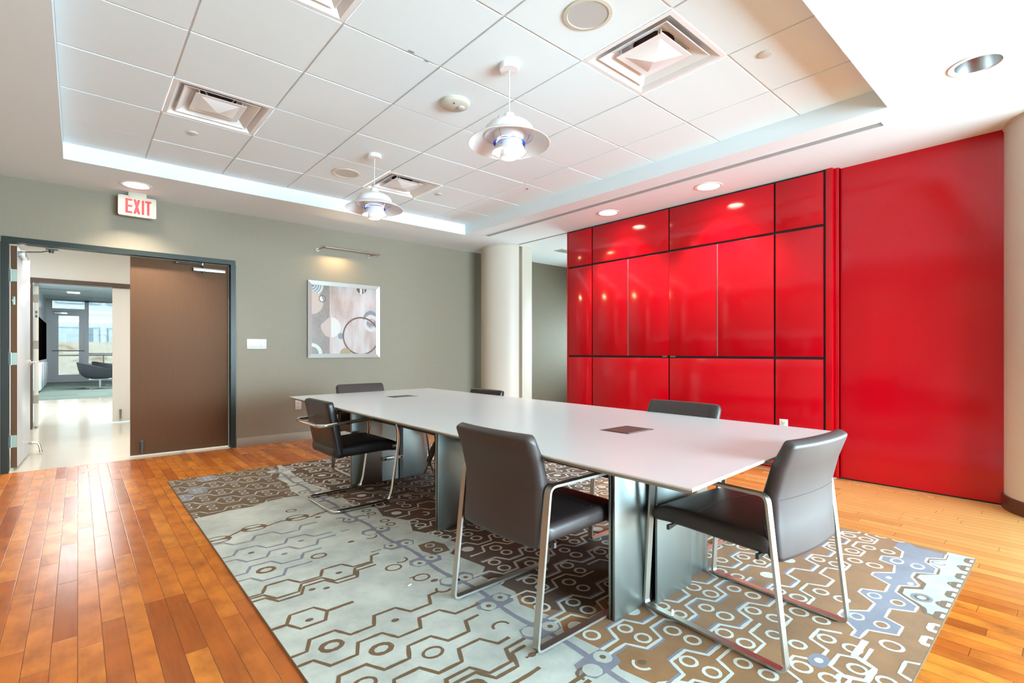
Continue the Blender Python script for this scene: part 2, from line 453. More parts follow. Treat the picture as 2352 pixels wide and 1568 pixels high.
B(-.004, .004, .06, 5.0, .95, 1.75).build('pane', M['dim_glass'], we)
struct('wall_store_back', B(5.6, 8.3, 1.3, 1.42, 0, ZS), M['white_paint'])
struct('trim_3', B(4.985, 5.02, 4.60, 5.57, ZS-.004, ZS+.002), M['column_slot'])     # ceiling track of the sliding wall
struct('baseboard_back', MB().box(DX1+.06, 8.3, YB-.012, YB, 0, .105, .003).box(XL, DX0-.06, YB-.012, YB, 0, .105, .003), M['baseboard'])
struct('baseboard_left', B(XL, XL+.012, YF, YB, 0, .105, .003), M['baseboard'])
# columns
def column(name, cx, cy, R, label, slot=None):
    t = thing(name, label, 'column', (cx, cy, 0)); t['kind'] = 'structure'
    N = 96; pts = []
    for k in range(N):
        a = 2*PI*k/N
        if slot and abs((a-slot+PI) % (2*PI)-PI) < math.radians(4.2): continue
        pts.append((R*math.cos(a), R*math.sin(a), a))
    if slot:
        d = math.radians(4.2); seq = []
        for s_, rr in ((-d, R), (-d*.98, R-.09), (d*.98, R-.09), (d, R)):
            seq.append((rr*math.cos(slot+s_), rr*math.sin(slot+s_)))
        after = [p for p in pts if ((p[2]-slot) % (2*PI)) < PI]; before = [p for p in pts if ((p[2]-slot) % (2*PI)) >= PI]
        after.sort(key=lambda p: (p[2]-slot) % (2*PI)); before.sort(key=lambda p: (p[2]-slot) % (2*PI))
        poly = seq+[(p[0], p[1]) for p in after]+[(p[0], p[1]) for p in before]
    else: poly = [(p[0], p[1]) for p in pts]
    MB().prism(poly, 0, ZS).build('shaft', M['column'], t, smooth=30)
    bp = [(R+.012)]
    MB().lathe([(R+.001, 0), (R+.014, 0), (R+.014, .092), (R+.008, .098), (R+.001, .098)], 72).build('base', M['col_base'], t)
    MB().lathe([(R, ZS-.02), (R+.006, ZS-.016), (R+.006, ZS-.001), (R, ZS-.001)], 72).build('collar', M['column'], t)
    return t
column('column', 5.10, -0.025, 0.40, 'round beige column at the right edge beside the plain red wall')
column('column', 5.105, 5.98, 0.40, 'round beige column with a vertical slot in the far corner', slot=math.atan2(5.56-5.98, 5.045-5.105))

# window wall behind the camera
w = MB(); w.box(XL-.1, 5.1, YF-.12, YF, 2.30, 2.98); w.box(XL-.1, 5.1, YF-.12, YF, 0, .08); w.box(XL-.1, .90, YF-.12, YF, .08, 2.30)
struct('wall_front', w, M['white_paint'])
xs = [.90, 2.26, 3.62, 4.98]
for k in range(3):
    wi = thing('window_%d' % (k+1), 'floor to ceiling window behind the viewer', 'window'); wi['kind'] = 'structure'; wi.location = (xs[k], YF-.06, 0)
    L_ = xs[k+1]-xs[k]
    f = MB(); f.box(0, .05, -.04, .04, .08, 2.30); f.box(L_-.05, L_, -.04, .04, .08, 2.30); f.box(.05, L_-.05, -.04, .04, .08, .14); f.box(.05, L_-.05, -.04, .04, 2.24, 2.30); f.box(.05, L_-.05, -.03, .03, .92, .97)
    f.build('window_frame', M['store_frame'], wi)
    B(.05, L_-.05, -.004, .004, .14, 2.24).build('pane', M['glass'], wi)

struct('wall_right_near', B(5.06, 5.14, YF-.1, -2.6, 0, ZS), M['wallpaper'])
wi = thing('window_7', 'low glazed window in the right hand wall past the column', 'window', (5.10, -2.6, 0)); wi['kind'] = 'structure'
L_ = 2.1
f = MB(); f.box(-.04, .04, 0, .05, .0, ZS); f.box(-.04, .04, L_-.05, L_+.1, 0, ZS); f.box(-.04, .04, .05, L_-.05, 0, .08); f.box(-.04, .04, .05, L_-.05, 1.0, ZS); f.build('window_frame', M['store_frame'], wi)
B(-.004, .004, .05, L_-.05, .08, 1.0).build('pane', M['glass'], wi)  # glazing kept low to hold its light off the near ceiling

# ------------------------------------------------------------------ double door
fr = MB()
prof = [(-.008, 0), (-.008, .052), (.03, .052), (.03, .030), (.09, .030), (.09, .048), (.148, .048), (.148, 0)]    # depth from wall face, projection into opening (negative inward)
def jamb(x, sgn):
    pts = [(x+sgn*(.052-p), YB+d) for d, p in prof]
    fr.prism(pts, 0, DZ-.0)
jamb(DX0-.002, -1); jamb(DX1+.002, 1)
hp = [(YB+d, DZ+.052-p) for d, p in prof]
fr.prism(hp, DX0-.05, DX1+.05, axis='x')
struct('trim_4', fr, M['doorframe'])
LT = .044
# closed leaf
dr = thing('door_1', 'closed brown door leaf of the double door', 'door', (0.418, YB+.085, 0)); dr['kind'] = 'structure'
LW = DX1-.006-0.418
B(0, LW, 0, LT, .022, DZ-.006, .0015).build('leaf', M['brown_door'], dr)
cl = MB().box(.555, .875, -.055, 0, 2.022, 2.062, .006).build('closer', M['alu'], dr)
arm = MB().cyl((.66, -.028, 2.06), (.66, -.028, 2.088), .011, 12).cyl((.66, -.028, 2.008), (.66, -.028, 2.024), .014, 12)
arm.tube(fillet([(.66, -.03, 2.085), (.615, -.05, 2.094), (.40, -.055, 2.094)], .02, 3), .007, 8).box(.385, .415, -.07, -.04, 2.088, 2.105, .003)
arm.box(.385, .64, -.043, -.036, 2.096, 2.107, .002)
arm.build('closer_arm', M['dark_steel'], dr)
MB().cyl((.645, -.03, 2.092), (.645, -.03, 2.116), .018, 14).build('pivot', M['nickel'], dr)
ks = MB().box(.078, .112, -.012, 0, .085, .175, .004).cyl((.095, -.014, .165), (.095, -.03, .07), .011, 10).cyl((.095, -.03, .075), (.095, -.03, .05), .016, 12)
ks.build('kick_stop', M['dark_steel'], dr)
# open leaf, swung into the corridor
d2 = thing('door_2', 'open door leaf of the double door swung into the corridor', 'door', (-0.432, YB+.155, 0), math.radians(-2.6)); d2['kind'] = 'structure'
LO = .915
leaf = MB(); leaf.box(-LT, 0, .0, LO, .02, DZ-.006, .0015)
lf = leaf.build('leaf', [M['leaf_grey']], d2)
B(-LT, 0, -.0015, .0, .02, DZ-.006).build('leaf_edge', M['brown_door'], d2)
for z in (.27, 1.05, 1.84):
    h = MB().box(-.036, -.001, -.004, -.0012, z-.057, z+.057).box(-.082, -.036, -.004, -.0012, z-.057, z+.057).cyl((-.04, -.008, z-.06), (-.04, -.008, z+.06), .006, 10)
    for dx in (-.014, -.026):
        for dz in (-.036, -.012, .012, .036): h.cyl((dx, -.0055, z+dz), (dx, -.004, z+dz), .0035, 8)
    h.build('hinge', M['hinge'], d2)
MB().box(-.032, -.012, -.006, -.0012, 1.56, 1.64, .003).cyl((-.022, -.012, 1.6), (-.022, -.002, 1.6), .013, 12).build('viewer_plate', M['hinge'], d2)
lv = MB().cyl((0, LO-.065, 1.0), (.012, LO-.065, 1.0), .03, 20).cyl((.01, LO-.065, 1.0), (.05, LO-.065, 1.0), .011, 12)
lv.tube(fillet([(.05, LO-.065, 1.0), (.062, LO-.09, 1.0), (.062, LO-.19, 1.0)], .02, 4), .0095, 10)
lv.build('lever_handle', M['nickel'], d2)
MB().box(0, .05, .04, .36, 2.035, 2.085, .006).build('closer', M['alu'], d2)
a2 = MB().cyl((.03, .20, 2.085), (.03, .20, 2.105), .012, 12).tube([(.03, .2, 2.1), (.16, .12, 2.104), (.24, -.02, 2.106)], .008, 8).cyl((.24, -.02, 2.08), (.24, -.02, 2.112), .02, 14).box(.2, .29, -.045, -.005, 2.106, 2.118)
a2.build('closer_arm', M['dark_steel'], d2)
k2 = MB().cyl((0, LO-.06, .13), (.02, LO-.06, .13), .018, 12).tube(fillet([(.02, LO-.06, .13), (.075, LO-.06, .12), (.09, LO-.06, .03)], .04, 4), .011, 10).cyl((.09, LO-.06, .035), (.092, LO-.06, .022), .016, 12)
k2.build('kick_stop', M['nickel'], d2)

# ------------------------------------------------------------------ corridor and lounge beyond the door
YO = 9.96
struct('floor_corridor', B(-4, 6, 6.485, 15.75, -.06, 0), M['concrete'])
struct('floor_lounge', B(-1.2, 6, 15.75, 25.2, -.06, .004), M['lounge_carpet'])
w = MB(); OX0, OX1 = -.49, 1.33
w.box(-4, OX0-.05, YO, YO+.14, 0, 2.9); w.box(OX1+.05, 6, YO, YO+.14, 0, 2.9); w.box(OX0-.05, OX1+.05, YO, YO+.14, 2.19, 2.9)
struct('wall_corridor', w, M['white_paint'])
struct('ceiling_corridor', B(-4, 6, YB+.14, YO, 2.85, 2.9), M['soffit'])
struct('wall_corridor_end', MB().box(-4.1, -4, YB+.14, YO, 0, 2.9).box(6, 6.1, YB+.14, YO, 0, 2.9), M['white_paint'])
f = MB(); f.box(OX0-.05, OX0, YO-.01, YO+.14, 0, 2.19); f.box(OX1, OX1+.05, YO-.01, YO+.14, 0, 2.19); f.box(OX0, OX1, YO-.01, YO+.14, 2.125, 2.19)
struct('trim_5', f, M['jamb_brown'])
d3 = thing('door_3', 'white closed leaf of the far corridor door', 'door', (.412, YO+.03, 0)); d3['kind'] = 'structure'
B(0, OX1-.004-.412, 0, LT, .022, 2.12, .0015).build('leaf', M['white_paint'], d3)
MB().box(.08, .112, -.012, 0, .12, .21, .004).cyl((.096, -.014, .2), (.096, -.03, .1), .011, 10).cyl((.096, -.03, .1), (.096, -.03, .07), .017, 12).build('kick_stop', M['nickel'], d3)
d4 = thing('door_4', 'far corridor door leaf standing open into the lounge', 'door', (-.432, YO+.15, 0), math.radians(2.7)); d4['kind'] = 'structure'
B(-.05, 0, 0, .9, .02, 2.115, .0015).build('leaf', M['cream'], d4)
for z in (.42, 1.22, 1.9): B(-.058, -.001, -.004, -.0002, z-.06, z+.06).build('hinge', M['baseboard'], d4)
MB().box(-.036, -.014, -.006, 0, 1.62, 1.66).box(-.036, -.014, -.006, 0, 1.68, 1.72).build('strike_plate', M['dark_steel'], d4)
# lounge
YW = 24.82; ZL = 3.05
struct('ceiling_lounge', B(-1.2, 6, YO+.14, YW+.2, ZL, ZL+.06), M['soffit'])
struct('wall_lounge_left', B(-1.0, -.87, YO+.14, YW, 0, ZL), M['lounge_panel'])
struct('wall_lounge_right', B(5.9, 6.0, YO+.14, YW, 0, ZL), M['white_paint'])
lc = MB()
for k in range(6): lc.box(-.86, 5.9, 11.2+2.4*k, 11.23+2.4*k, ZL-.012, ZL)
lc.box(1.02, 1.05, 10.2, YW, ZL-.012, ZL)
struct('trim_6', lc, M['store_frame'])
def ceiling_lamp(x0, x1, y0, y1, label):
    o = B(x0, x1, y0, y1, ZL-.02, ZL-.0005, .003).build('ceiling_lamp', M['lamp_warm']); return tag(o, label, 'lamp', 'lounge ceiling lights')
ceiling_lamp(-.25, .05, 21.4, 21.75, 'warm recessed ceiling light above the lounge door')
# storefront
sf = thing('window_5', 'grey framed storefront glazing of the lounge', 'window', (0, YW, 0)); sf['kind'] = 'structure'
f = MB()
f.box(-.87, -.70, -.06, .06, 0, ZL); f.box(.20, .32, -.06, .06, 0, ZL); f.box(2.3, 2.42, -.06, .06, 0, ZL); f.box(4.4, 4.52, -.06, .06, 0, ZL)
f.box(-.70, .20, -.06, .06, 2.62, 2.72); f.box(-.7, 5.9, -.06, .06, ZL-.05, ZL); f.box(.32, 5.9, -.05, .05, .0, .06)
for z in (.62, 1.02): f.box(.32, 5.9, -.03, .03, z, z+.055)
f.build('window_frame', M['store_frame'], sf)
B(-.7, .2, -.004, .004, 2.72, ZL-.05).build('pane', M['outdoor_dim_glass'], sf); B(.32, 5.9, -.004, .004, .06, ZL-.05).build('pane', M['outdoor_dim_glass'], sf)
ld = thing('door_5', 'grey framed glass door of the lounge', 'door', (-.70, YW, 0)); ld['kind'] = 'structure'
f = MB(); f.box(0, .17, -.03, .03, 0, 2.62); f.box(.74, .90, -.03, .03, 0, 2.62); f.box(.17, .74, -.03, .03, 2.46, 2.62); f.box(.17, .74, -.03, .03, 0, .27)
f.build('door_frame', M['store_frame'], ld)
B(.17, .74, -.004, .004, .27, 2.46).build('pane', M['outdoor_dim_glass'], ld)
MB().box(.0, .9, -.09, -.06, 1.14, 1.18).build('push_bar', M['dark_steel'], ld)
MB().box(.04, .42, -.1, -.03, 2.5, 2.6, .01).build('closer', M['alu'], ld)
# outside
struct('terrace', B(-12, 20, 25.05, 60, -.1, -.02), M['ground'])
struct('garden_wall', B(-10, 18, 33, 33.4, -.02, 1.62), M['stone'])
rl = MB()
for k in range(8): rl.box(-4+1.6*k, -3.96+1.6*k, 27.0, 27.04, -.02, 1.0)
rl.box(-4, 7.3, 26.99, 27.05, .95, 1.0)
tag(rl.build('railing', M['store_frame']), 'thin grey railing on the terrace outside the lounge window', 'railing')
fb = thing('building', 'white office building seen through the lounge windows', 'building', (0, 44, 0))
B(-16, 26, 0, 6, -.05, 14).build('wall', M['facade'], fb)
for fl in range(4):
    for k in range(14):
        x = -14.2+2.62*k
        z = 1.0+3.3*fl
        wn = B(x, x+2.25, -.06, .02, z, z+1.75).build('window', M['facade_glass'], fb)
        cu = MB().box(x+.08, x+1.35, -.075, -.061, z+.06, z+1.69); cu.box(x+1.9, x+2.19, -.075, -.061, z+.06, z+1.69); cu.build('curtain', M['curtain'], wn)
# TV and low cabinet on the lounge wall
tvt = thing('television', 'large black television on the pale lounge wall', 'television', (-.862, 20.8, 1.48))
B(0, .07, -2.2, 2.2, -.6, .6, .008).build('screen', M['tv'], tvt); B(.0, .075, -2.25, 2.25, -.66, -.6).build('bezel', M['alu'], tvt)
cab = thing('sideboard', 'pale low sideboard under the lounge television', 'cabinet', (-.862, 20.6, 0))
B(.0, .10, -2.0, 2.2, .06, .82, .004).build('body', M['lounge_panel'], cab); B(.02, .08, -2.0, 2.2, .004, .06).build('plinth', M['black_metal'], cab)
for k in range(4): B(.1, .112, -1.95+1.05*k, -.95+1.05*k, .1, .8, .003).build('door', M['lounge_panel'], cab)
# lounge chairs
def lounge_chair(loc, rz, label, first=[None]):
    if first[0]: return dup(first[0], loc, rz, label)
    t = thing('lounge_chair', label, 'chair', loc, rz, 'dark shell lounge chairs by the storefront'); first[0] = t
    s = MB(); rings = []
    # shell: half bowl swept from arm to arm round the back, local +y is forward
    N = 28
    for k in range(N+1):
        a = -0.78*PI+1.56*PI*k/N            # 0 = straight back
        q = abs(a)/(0.78*PI)
        h = 0.80-0.34*q**1.6
        d = Vector((math.sin(a), -math.cos(a)))
        ring = []
        for (rr, z) in ((.20, .30), (.34, .33), (.44, .42), (.47+.03*(1-q), .55), (.49+.06*(1-q), h), (.45+.06*(1-q), h+.008), (.42, .56), (.37, .44), (.28, .40), (.10, .385), (.06, .31)):
            ring.append((d.x*rr, d.y*rr*1.0, min(z, h+.01)))
        rings.append(ring)
    s.loft(rings); s.build('shell', M['shell_leather'], t)
    s = MB(); s.lathe([(0, .405), (.25, .41), (.37, .40), (.38, .36), (.2, .30), (0, .30)], 32); s.build('seat_cushion', M['shell_leather'], t)
    b = MB(); b.cyl((0, 0, .03), (0, 0, .31), .028, 14); b.build('stem', M['alu'], t)
    for k in range(4):
        a = PI/4+PI/2*k; b = MB().box(0, .40, -.018, .018, .004, .03, .004); b.xform(Matrix.Rotation(a, 4, 'Z')); b.build('foot', M['alu'], t)
    return t
lounge_chair((.515, 19.6, .004), math.radians(-82), 'nearer charcoal shell lounge chair on the green carpet')
lounge_chair((.88, 21.2, .004), math.radians(-70), 'farther charcoal shell lounge chair partly hidden behind the nearer one')
# ------------------------------------------------------------------ rug with its honeycomb pattern
def pile(name, c, dark=.7):
    t = NT(name); v = t.obj_coord(); col = lin(*c)
    n = t.noise(v, 4.0, 5.0, 0.65); f = t.noise(v, 520.0, 2.0, 0.6)
    q = t.math('ADD', t.math('MULTIPLY', t.math('SUBTRACT', n, 0.5), 2.4), t.math('MULTIPLY', f, 0.8))
    t.set(color=t.mix(q, tuple(min(1, a*1.12) for a in col[:3])+(1,), tuple(a*dark for a in col[:3])+(1,)), rough=0.95, spec=0.15, sheen=0.15)
    t.bump(f, 0.45, 0.003); return t.m
RM = [pile('rug_pale', (186, 192, 184), .62), pile('rug_tan', (144, 100, 52), .66), pile('rug_ochre', (98, 72, 38), .66), pile('rug_lilac', (124, 124, 136), .72), pile('rug_ivory', (206, 208, 198), .8), pile('rug_brown', (104, 76, 42), .75), pile('rug_dark', (82, 54, 28), .7)]
PA, TA, OC, LI, IV, BR, DK = range(7)
RX0, RX1, RY0, RY1 = .578, 3.622, .372, 5.15
g = MB(); g.mi = BR; g.box(RX0, RX1, RY0, RY1, 0, .0105, .002); g.mi = 0
rr = random.Random(11); cnt = [0]
def zl(level): return 0.0105+.00009*level
def rclip(poly):
    for ax, sg, lim in ((0, 1, RX1-.004), (0, -1, -RX0-.004), (1, 1, RY1-.004), (1, -1, -RY0-.004)):
        out = []
        for i in range(len(poly)):
            a, b = poly[i-1], poly[i]; da, db = lim-sg*a[ax], lim-sg*b[ax]
            if (da >= 0) != (db >= 0):
                q = da/(da-db); out.append((a[0]+(b[0]-a[0])*q, a[1]+(b[1]-a[1])*q))
            if db >= 0: out.append((b[0], b[1]))
        poly = out
        if not poly: return []
    return poly
def rpoly(pts, mi, lv):
    pts = rclip([(p[0], p[1]) for p in pts])
    if len(pts) < 3: return
    cnt[0] += 1; z = zl(lv)+(cnt[0] % 60)*1.2e-6
    g.mi = mi; g._face([g.bm.verts.new((p[0], p[1], z)) for p in pts]); g.mi = 0
def rell(x, y, rx, ry, mi, lv, n=22, wob=.04):
    rpoly([(x+rx*(1+rr.uniform(-wob, wob))*math.cos(2*PI*k/n), y+ry*(1+rr.uniform(-wob, wob))*math.sin(2*PI*k/n)) for k in range(n)], mi, lv)
def rstrip(pts, w, mi, lv):
    P = [Vector(p) for p in pts]; Q = []
    for a, b in zip(P[:-1], P[1:]):
        m = max(1, int((b-a).length/.022))
        for k in range(m): Q.append(a.lerp(b, k/m))
    Q.append(P[-1]); Lf, Rt = [], []
    for i, p in enumerate(Q):
        t1 = (Q[min(i+1, len(Q)-1)]-Q[max(i-1, 0)]).normalized(); nn = Vector((-t1.y, t1.x)); ww = w/2*(1+rr.uniform(-.16, .16))
        Lf.append(p+nn*ww); Rt.append(p-nn*ww)
    for i in range(len(Q)-1): rpoly([Rt[i], Rt[i+1], Lf[i+1], Lf[i]], mi, lv)
def rarc(x, y, r, w, mi, lv, a0=0, a1=2*PI, sx=1.0):
    n = max(8, int(abs(a1-a0)*5)); rstrip([(x+sx*r*math.cos(a0+(a1-a0)*k/n), y+r*math.sin(a0+(a1-a0)*k/n)) for k in range(n+1)], w, mi, lv)
KX = lambda k: .72+.1325*k
PER, AMP = .2765, .035
def zig(y, s, k0, k1, x0=None, x1=None):
    """zigzag along x on the lattice; s=+1: even columns are the high ones"""
    pts = []
    for k in range(k0, k1+1):
        lev = y+(AMP if (k % 2 == 0) == (s > 0) else -AMP)
        pts += [(KX(k)-.049, lev), (KX(k)+.049, lev)]
    if x0 is not None: pts[0] = (x0, pts[0][1])
    if x1 is not None: pts[-1] = (x1, pts[-1][1])
    return pts
# ground fields
OCH = [(.5, 3.86), (.70, 3.88), (.79, 3.91), (.94, 3.90), (1.06, 3.96), (1.2, 3.98), (1.29, 3.96), (1.28, 4.15), (1.33, 4.37), (1.31, 4.6), (1.40, 4.83), (1.47, 5.2), (.5, 5.2)]
TAN = [(1.66, .3), (1.56, .62), (1.465, .80), (1.425, 1.06), (1.47, 1.13), (1.45, 1.35), (1.50, 1.42), (1.46, 1.62), (1.52, 1.72), (1.50, 1.95), (1.58, 2.02), (1.54, 2.28), (1.66, 2.36), (1.62, 2.60), (1.56, 2.72), (1.64, 2.9), (1.55, 3.1), (1.60, 3.3), (1.50, 3.5), (1.54, 3.9), (1.46, 4.3), (1.52, 4.7), (1.50, 5.2), (3.7, 5.2), (3.7, .3)]
def inside(p, poly):
    c_ = False
    for i in range(len(poly)):
        a, b = poly[i-1], poly[i]
        if (a[1] > p[1]) != (b[1] > p[1]) and p[0] < (b[0]-a[0])*(p[1]-a[1])/(b[1]-a[1])+a[0]: c_ = not c_
    return c_
rpoly([(RX0, RY0), (RX1, RY0), (RX1, RY1), (RX0, RY1)], PA, .5)
rpoly([(1.50, 1.55), (1.62, 1.36), (1.75, 1.42), (1.88, 1.34), (2.02, 1.45), (2.2, 1.40), (2.3, 1.62), (2.42, 1.8), (2.38, 2.1), (2.45, 2.4), (2.55, 2.62), (2.8, 2.70), (3.1, 2.62), (3.4, 2.74), (3.7, 2.7), (3.7, 5.2), (1.5, 5.2), (1.46, 4.3), (1.54, 3.9), (1.5, 3.5), (1.6, 3.3), (1.55, 3.1), (1.64, 2.9), (1.56, 2.72), (1.62, 2.6), (1.66, 2.36), (1.54, 2.28), (1.58, 2.02), (1.5, 1.95), (1.52, 1.72)], DK, 1.5)
rpoly(OCH, OC, 1); rpoly(TAN, TA, 1)
LBAND = [(3.63, .66), (3.571, .618), (3.567, .486), (3.485, .483), (3.435, .545), (3.357, .542), (3.303, .487), (3.216, .482), (3.156, .551), (3.084, .55), (2.999, .507), (2.978, .512), (2.931, .567), (2.838, .565), (2.746, .468), (2.679, .468), (2.634, .542), (2.533, .539), (2.499, .473), (2.409, .472), (2.366, .559), (2.272, .564), (2.272, .592), (2.328, .592), (2.416, .675), (2.469, .674), (2.541, .6), (2.637, .599), (2.71, .677), (2.757, .676), (2.802, .597), (2.906, .602), (2.964, .687), (3.007, .688), (3.076, .62), (3.187, .638), (3.209, .706), (3.284, .713), (3.328, .639), (3.442, .652), (3.485, .70), (3.63, .70)]
WBAND = [(3.63, .49), (3.567, .486), (3.476, .482), (3.417, .543), (3.348, .532), (3.307, .483), (3.224, .475), (3.153, .538), (3.096, .54), (3.045, .495), (2.966, .494), (2.912, .555), (2.841, .549), (2.818, .529), (2.751, .451), (2.702, .436), (2.70, .395), (2.72, .3), (3.63, .3)]
rpoly(WBAND, PA, 2); rstrip(WBAND[1:17], .018, BR, 4); rpoly(LBAND, LI, 3); rstrip(LBAND[2:41], .011, IV, 5)
lim = lambda x, y: x > 2.2 and y < .72
# tan field: double zigzag lines and ring pairs
def c_shape(x, y, mi, lv, r=.034): rarc(x, y, r, .012, mi, lv, rr.uniform(0, 6), 0, 1.15) if False else rarc(x, y, r, .012, mi, lv, (q := rr.uniform(0, 6.28)), q+rr.uniform(2.6, 4.2), 1.15)
for n in range(-3, 16):
    for y, s in ((1.102+PER*n, 1), (1.208+PER*n, -1)):
        if y < RY0-.05 or y > RY1+.05: continue
        fringe = rr.random() < .45; k = 5
        while k < 23:
            run = rr.choice((2, 3, 4, 5, 8)); k1 = min(k+run, 22)
            ok = [kk for kk in range(k, k1+1) if (inside((KX(kk), y), TAN) or (KX(kk) > 1.45)) and not lim(KX(kk), y)]
            if ok and inside((KX(ok[-1]), y), TAN): ok = [kk for kk in ok if inside((KX(kk), y), TAN)]
            if len(ok) >= 1 and ok[-1]-ok[0] == len(ok)-1:
                tan = inside((KX(ok[-1]), y), TAN); pts = zig(y, s, ok[0], ok[-1])
                if ok[0] == 5 or not tan: pts[0] = (max(pts[0][0], 1.46), pts[0][1])
                if k+run < 23 and rr.random() < .75: pts.append((KX(ok[-1]+1)-.049, y-(pts[-1][1]-y)))
                if fringe and tan: rstrip([(p[0], p[1]-.011*s) for p in pts], .014, LI, 4)
                rstrip(pts, .0135, IV if tan else BR, 5)
            k = k1+1
    for k in range(5, 23):
        yc = (1.025 if k % 2 == 0 else 1.158)+PER*n
        if not (RY0 < yc < RY1) or lim(KX(k), yc) or KX(k) < 1.5: continue
        x = KX(k); tan = inside((x, yc), TAN); u = rr.random(); m = IV if tan else BR
        if not tan:
            if u < .35:
                rpoly([(x-.05, yc-.09), (x+.05, yc-.09), (x+.075, yc), (x+.05, yc+.09), (x-.05, yc+.09), (x-.075, yc)], BR, 3)
                for d in (-.042, .042): rarc(x, yc+d, .024, .009, PA, 5)
            elif u < .8:
                for d in (-.042, .042): rarc(x, yc+d, .026, .012, BR, 5)
            continue
        if u < .74:
            fill = LI if rr.random() < .16 else None
            for d in (-.0425, .0425):
                if rr.random() < .06: rell(x+rr.uniform(-.006, .006), yc+d, .034, .031, IV, 5)
                else:
                    if fill is not None: rell(x, yc+d, .024, .024, fill, 4)
                    rarc(x+rr.uniform(-.005, .005), yc+d, rr.uniform(.026, .032), .0125, IV, 5)
        elif u < .84: rell(x, yc, .036, .034, IV, 5)
        elif u < .95: c_shape(x, yc, IV, 5)
# ochre field at the far left
for n in range(9, 16):
    for y, s in ((1.102+PER*n, 1), (1.208+PER*n, -1)):
        ok = [k for k in range(-1, 6) if inside((KX(k), y), OCH)]
        if ok:
            pts = zig(y, s, ok[0], ok[-1])
            if rr.random() < .6: rstrip([(p[0], p[1]-.012*s) for p in pts], .014, LI, 4)
            rstrip(pts, .010, PA, 5)
    for k in range(-1, 6):
        yc = (1.025 if k % 2 == 0 else 1.158)+PER*n
        if inside((KX(k), yc), OCH):
            if rr.random() < .18: rpoly([(KX(k)-.05, yc-.09), (KX(k)+.05, yc-.09), (KX(k)+.07, yc), (KX(k)+.05, yc+.09), (KX(k)-.05, yc+.09), (KX(k)-.07, yc)], LI, 3)
            for d in (-.04, .04): rarc(KX(k), yc+d, .024, .009, PA, 5)
# pale field: single lines running in from the left edge
rows = [(.50, 1, BR, 8, 1.30), (.62, -1, BR, 7, 1.2), (.78, 1, BR, 8, 1.35), (.92, -1, BR, 6, 1.25), (1.05, 1, BR, 7, 1.30), (1.085, 1, BR, 7, 1.33), (1.21, -1, BR, 5, 1.22), (1.34, 1, BR, 5, 1.27), (1.375, 1, BR, 5, 1.30), (1.49, -1, BR, 4, 1.26), (1.63, 1, BR, 4, 1.27), (1.775, -1, BR, 4, 1.33), (1.915, 1, BR, 4, 1.25),
        (2.085, -1, BR, 2, .92), (2.15, 1, BR, 1, .92), (2.375, -1, BR, 3, 1.17), (2.41, -1, BR, 3, 1.17), (2.50, 1, BR, 4, 1.246), (2.635, -1, LI, 2, .935), (2.78, 1, LI, 3, 1.035), (2.925, -1, LI, 3, 1.175), (3.06, 1, LI, 4, 1.177), (3.23, -1, LI, 4, 1.17)]
for y, s, m, k1, xe in rows:
    pts = zig(y, s, -1, k1); pts = [p for p in pts if p[0] < xe-.02]; pts.append((xe, pts[-1][1]+.004))
    rstrip([p for p in pts if p[0] > RX0-.05], .0155, m, 5)
    k = 0
    for k in range(0, k1):
        if (k % 2 == 0) == (s > 0):
            yc = y-.055; u = rr.random(); x = KX(k); mm = BR if rr.random() < .75 else m
            if u < .36: rell(x, yc, .017, .013, mm, 5)
            elif u < .46: rell(x-.03, yc, .016, .012, mm, 5); rell(x+.025, yc-.03, .016, .012, mm, 5)
            elif u < .70: rarc(x, yc-.005, .030, rr.choice((.010, .012, .020)), mm, 5, 0, 2*PI, 1.25)
for x, y, r in ((1.22, 2.32, .034), (1.27, 2.13, .034), (1.12, 3.62, .028)): rarc(x, y, r, .011, BR, 5, 0, 2*PI, 1.15)
for x, y in ((1.30, 2.06), (1.21, 3.36), (1.20, 2.80), (1.33, 1.68)): rell(x, y, .02, .014, BR, 5)
for k in range(7): 
    y = .7+.42*k; c_shape(1.30+rr.uniform(-.03, .03), y, BR, 5, .03); rstrip([(1.22, y+.2), (1.28, y+.2)], .009, BR, 5)
# brown link chain
rstrip([(.58, 3.36), (.68, 3.36), (.76, 3.42), (.90, 3.40), (1.0, 3.44), (1.18, 3.40), (1.25, 3.44), (1.34, 3.45)], .016, BR, 4)
for x, y in ((.62, 3.34), (.835, 3.42), (1.105, 3.44)):
    rell(x, y, .075, .062, BR, 4)
    for d in (-.028, .028): rell(x, y+d, .048, .020, PA, 5)
# lilac link chain down the middle
pts = [(1.39+.012*math.sin(y*11), y) for y in [5.1-.06*q for q in range(76)]]
rstrip(pts, .024, LI, 4)
for q in range(14):
    y = 1.13+.29*q; s = (-1)**q
    rpoly([(1.39-.095, y), (1.39-.07, y+.05), (1.39, y+.055), (1.39+.07, y+.05), (1.39+.095, y), (1.39+.07, y-.05), (1.39, y-.055), (1.39-.07, y-.05)], LI, 4)
    for d in (-.043, .043):
        rell(1.39+d, y+.012*s*(1 if d > 0 else -1), .034, .036, PA, 6)
        if rr.random() < .6: rell(1.39+d, y+.012*s*(1 if d > 0 else -1), .012, .012, BR, 7)
rell(1.40, .84, .15, .10, IV, 3); rell(1.40, .84, .125, .085, LI, 4)
for d in (-.045, .05): rell(1.40+d, .84+d*.3, .042, .05, IV, 6); rell(1.40+d, .84+d*.3, .022, .03, TA, 7)
rstrip([(1.42, .78), (1.50, .68), (1.52, .56), (1.60, .46), (1.62, .36)], .03, LI, 4); rstrip([(1.44, .80), (1.525, .69), (1.545, .57), (1.625, .47), (1.65, .36)], .014, IV, 5)
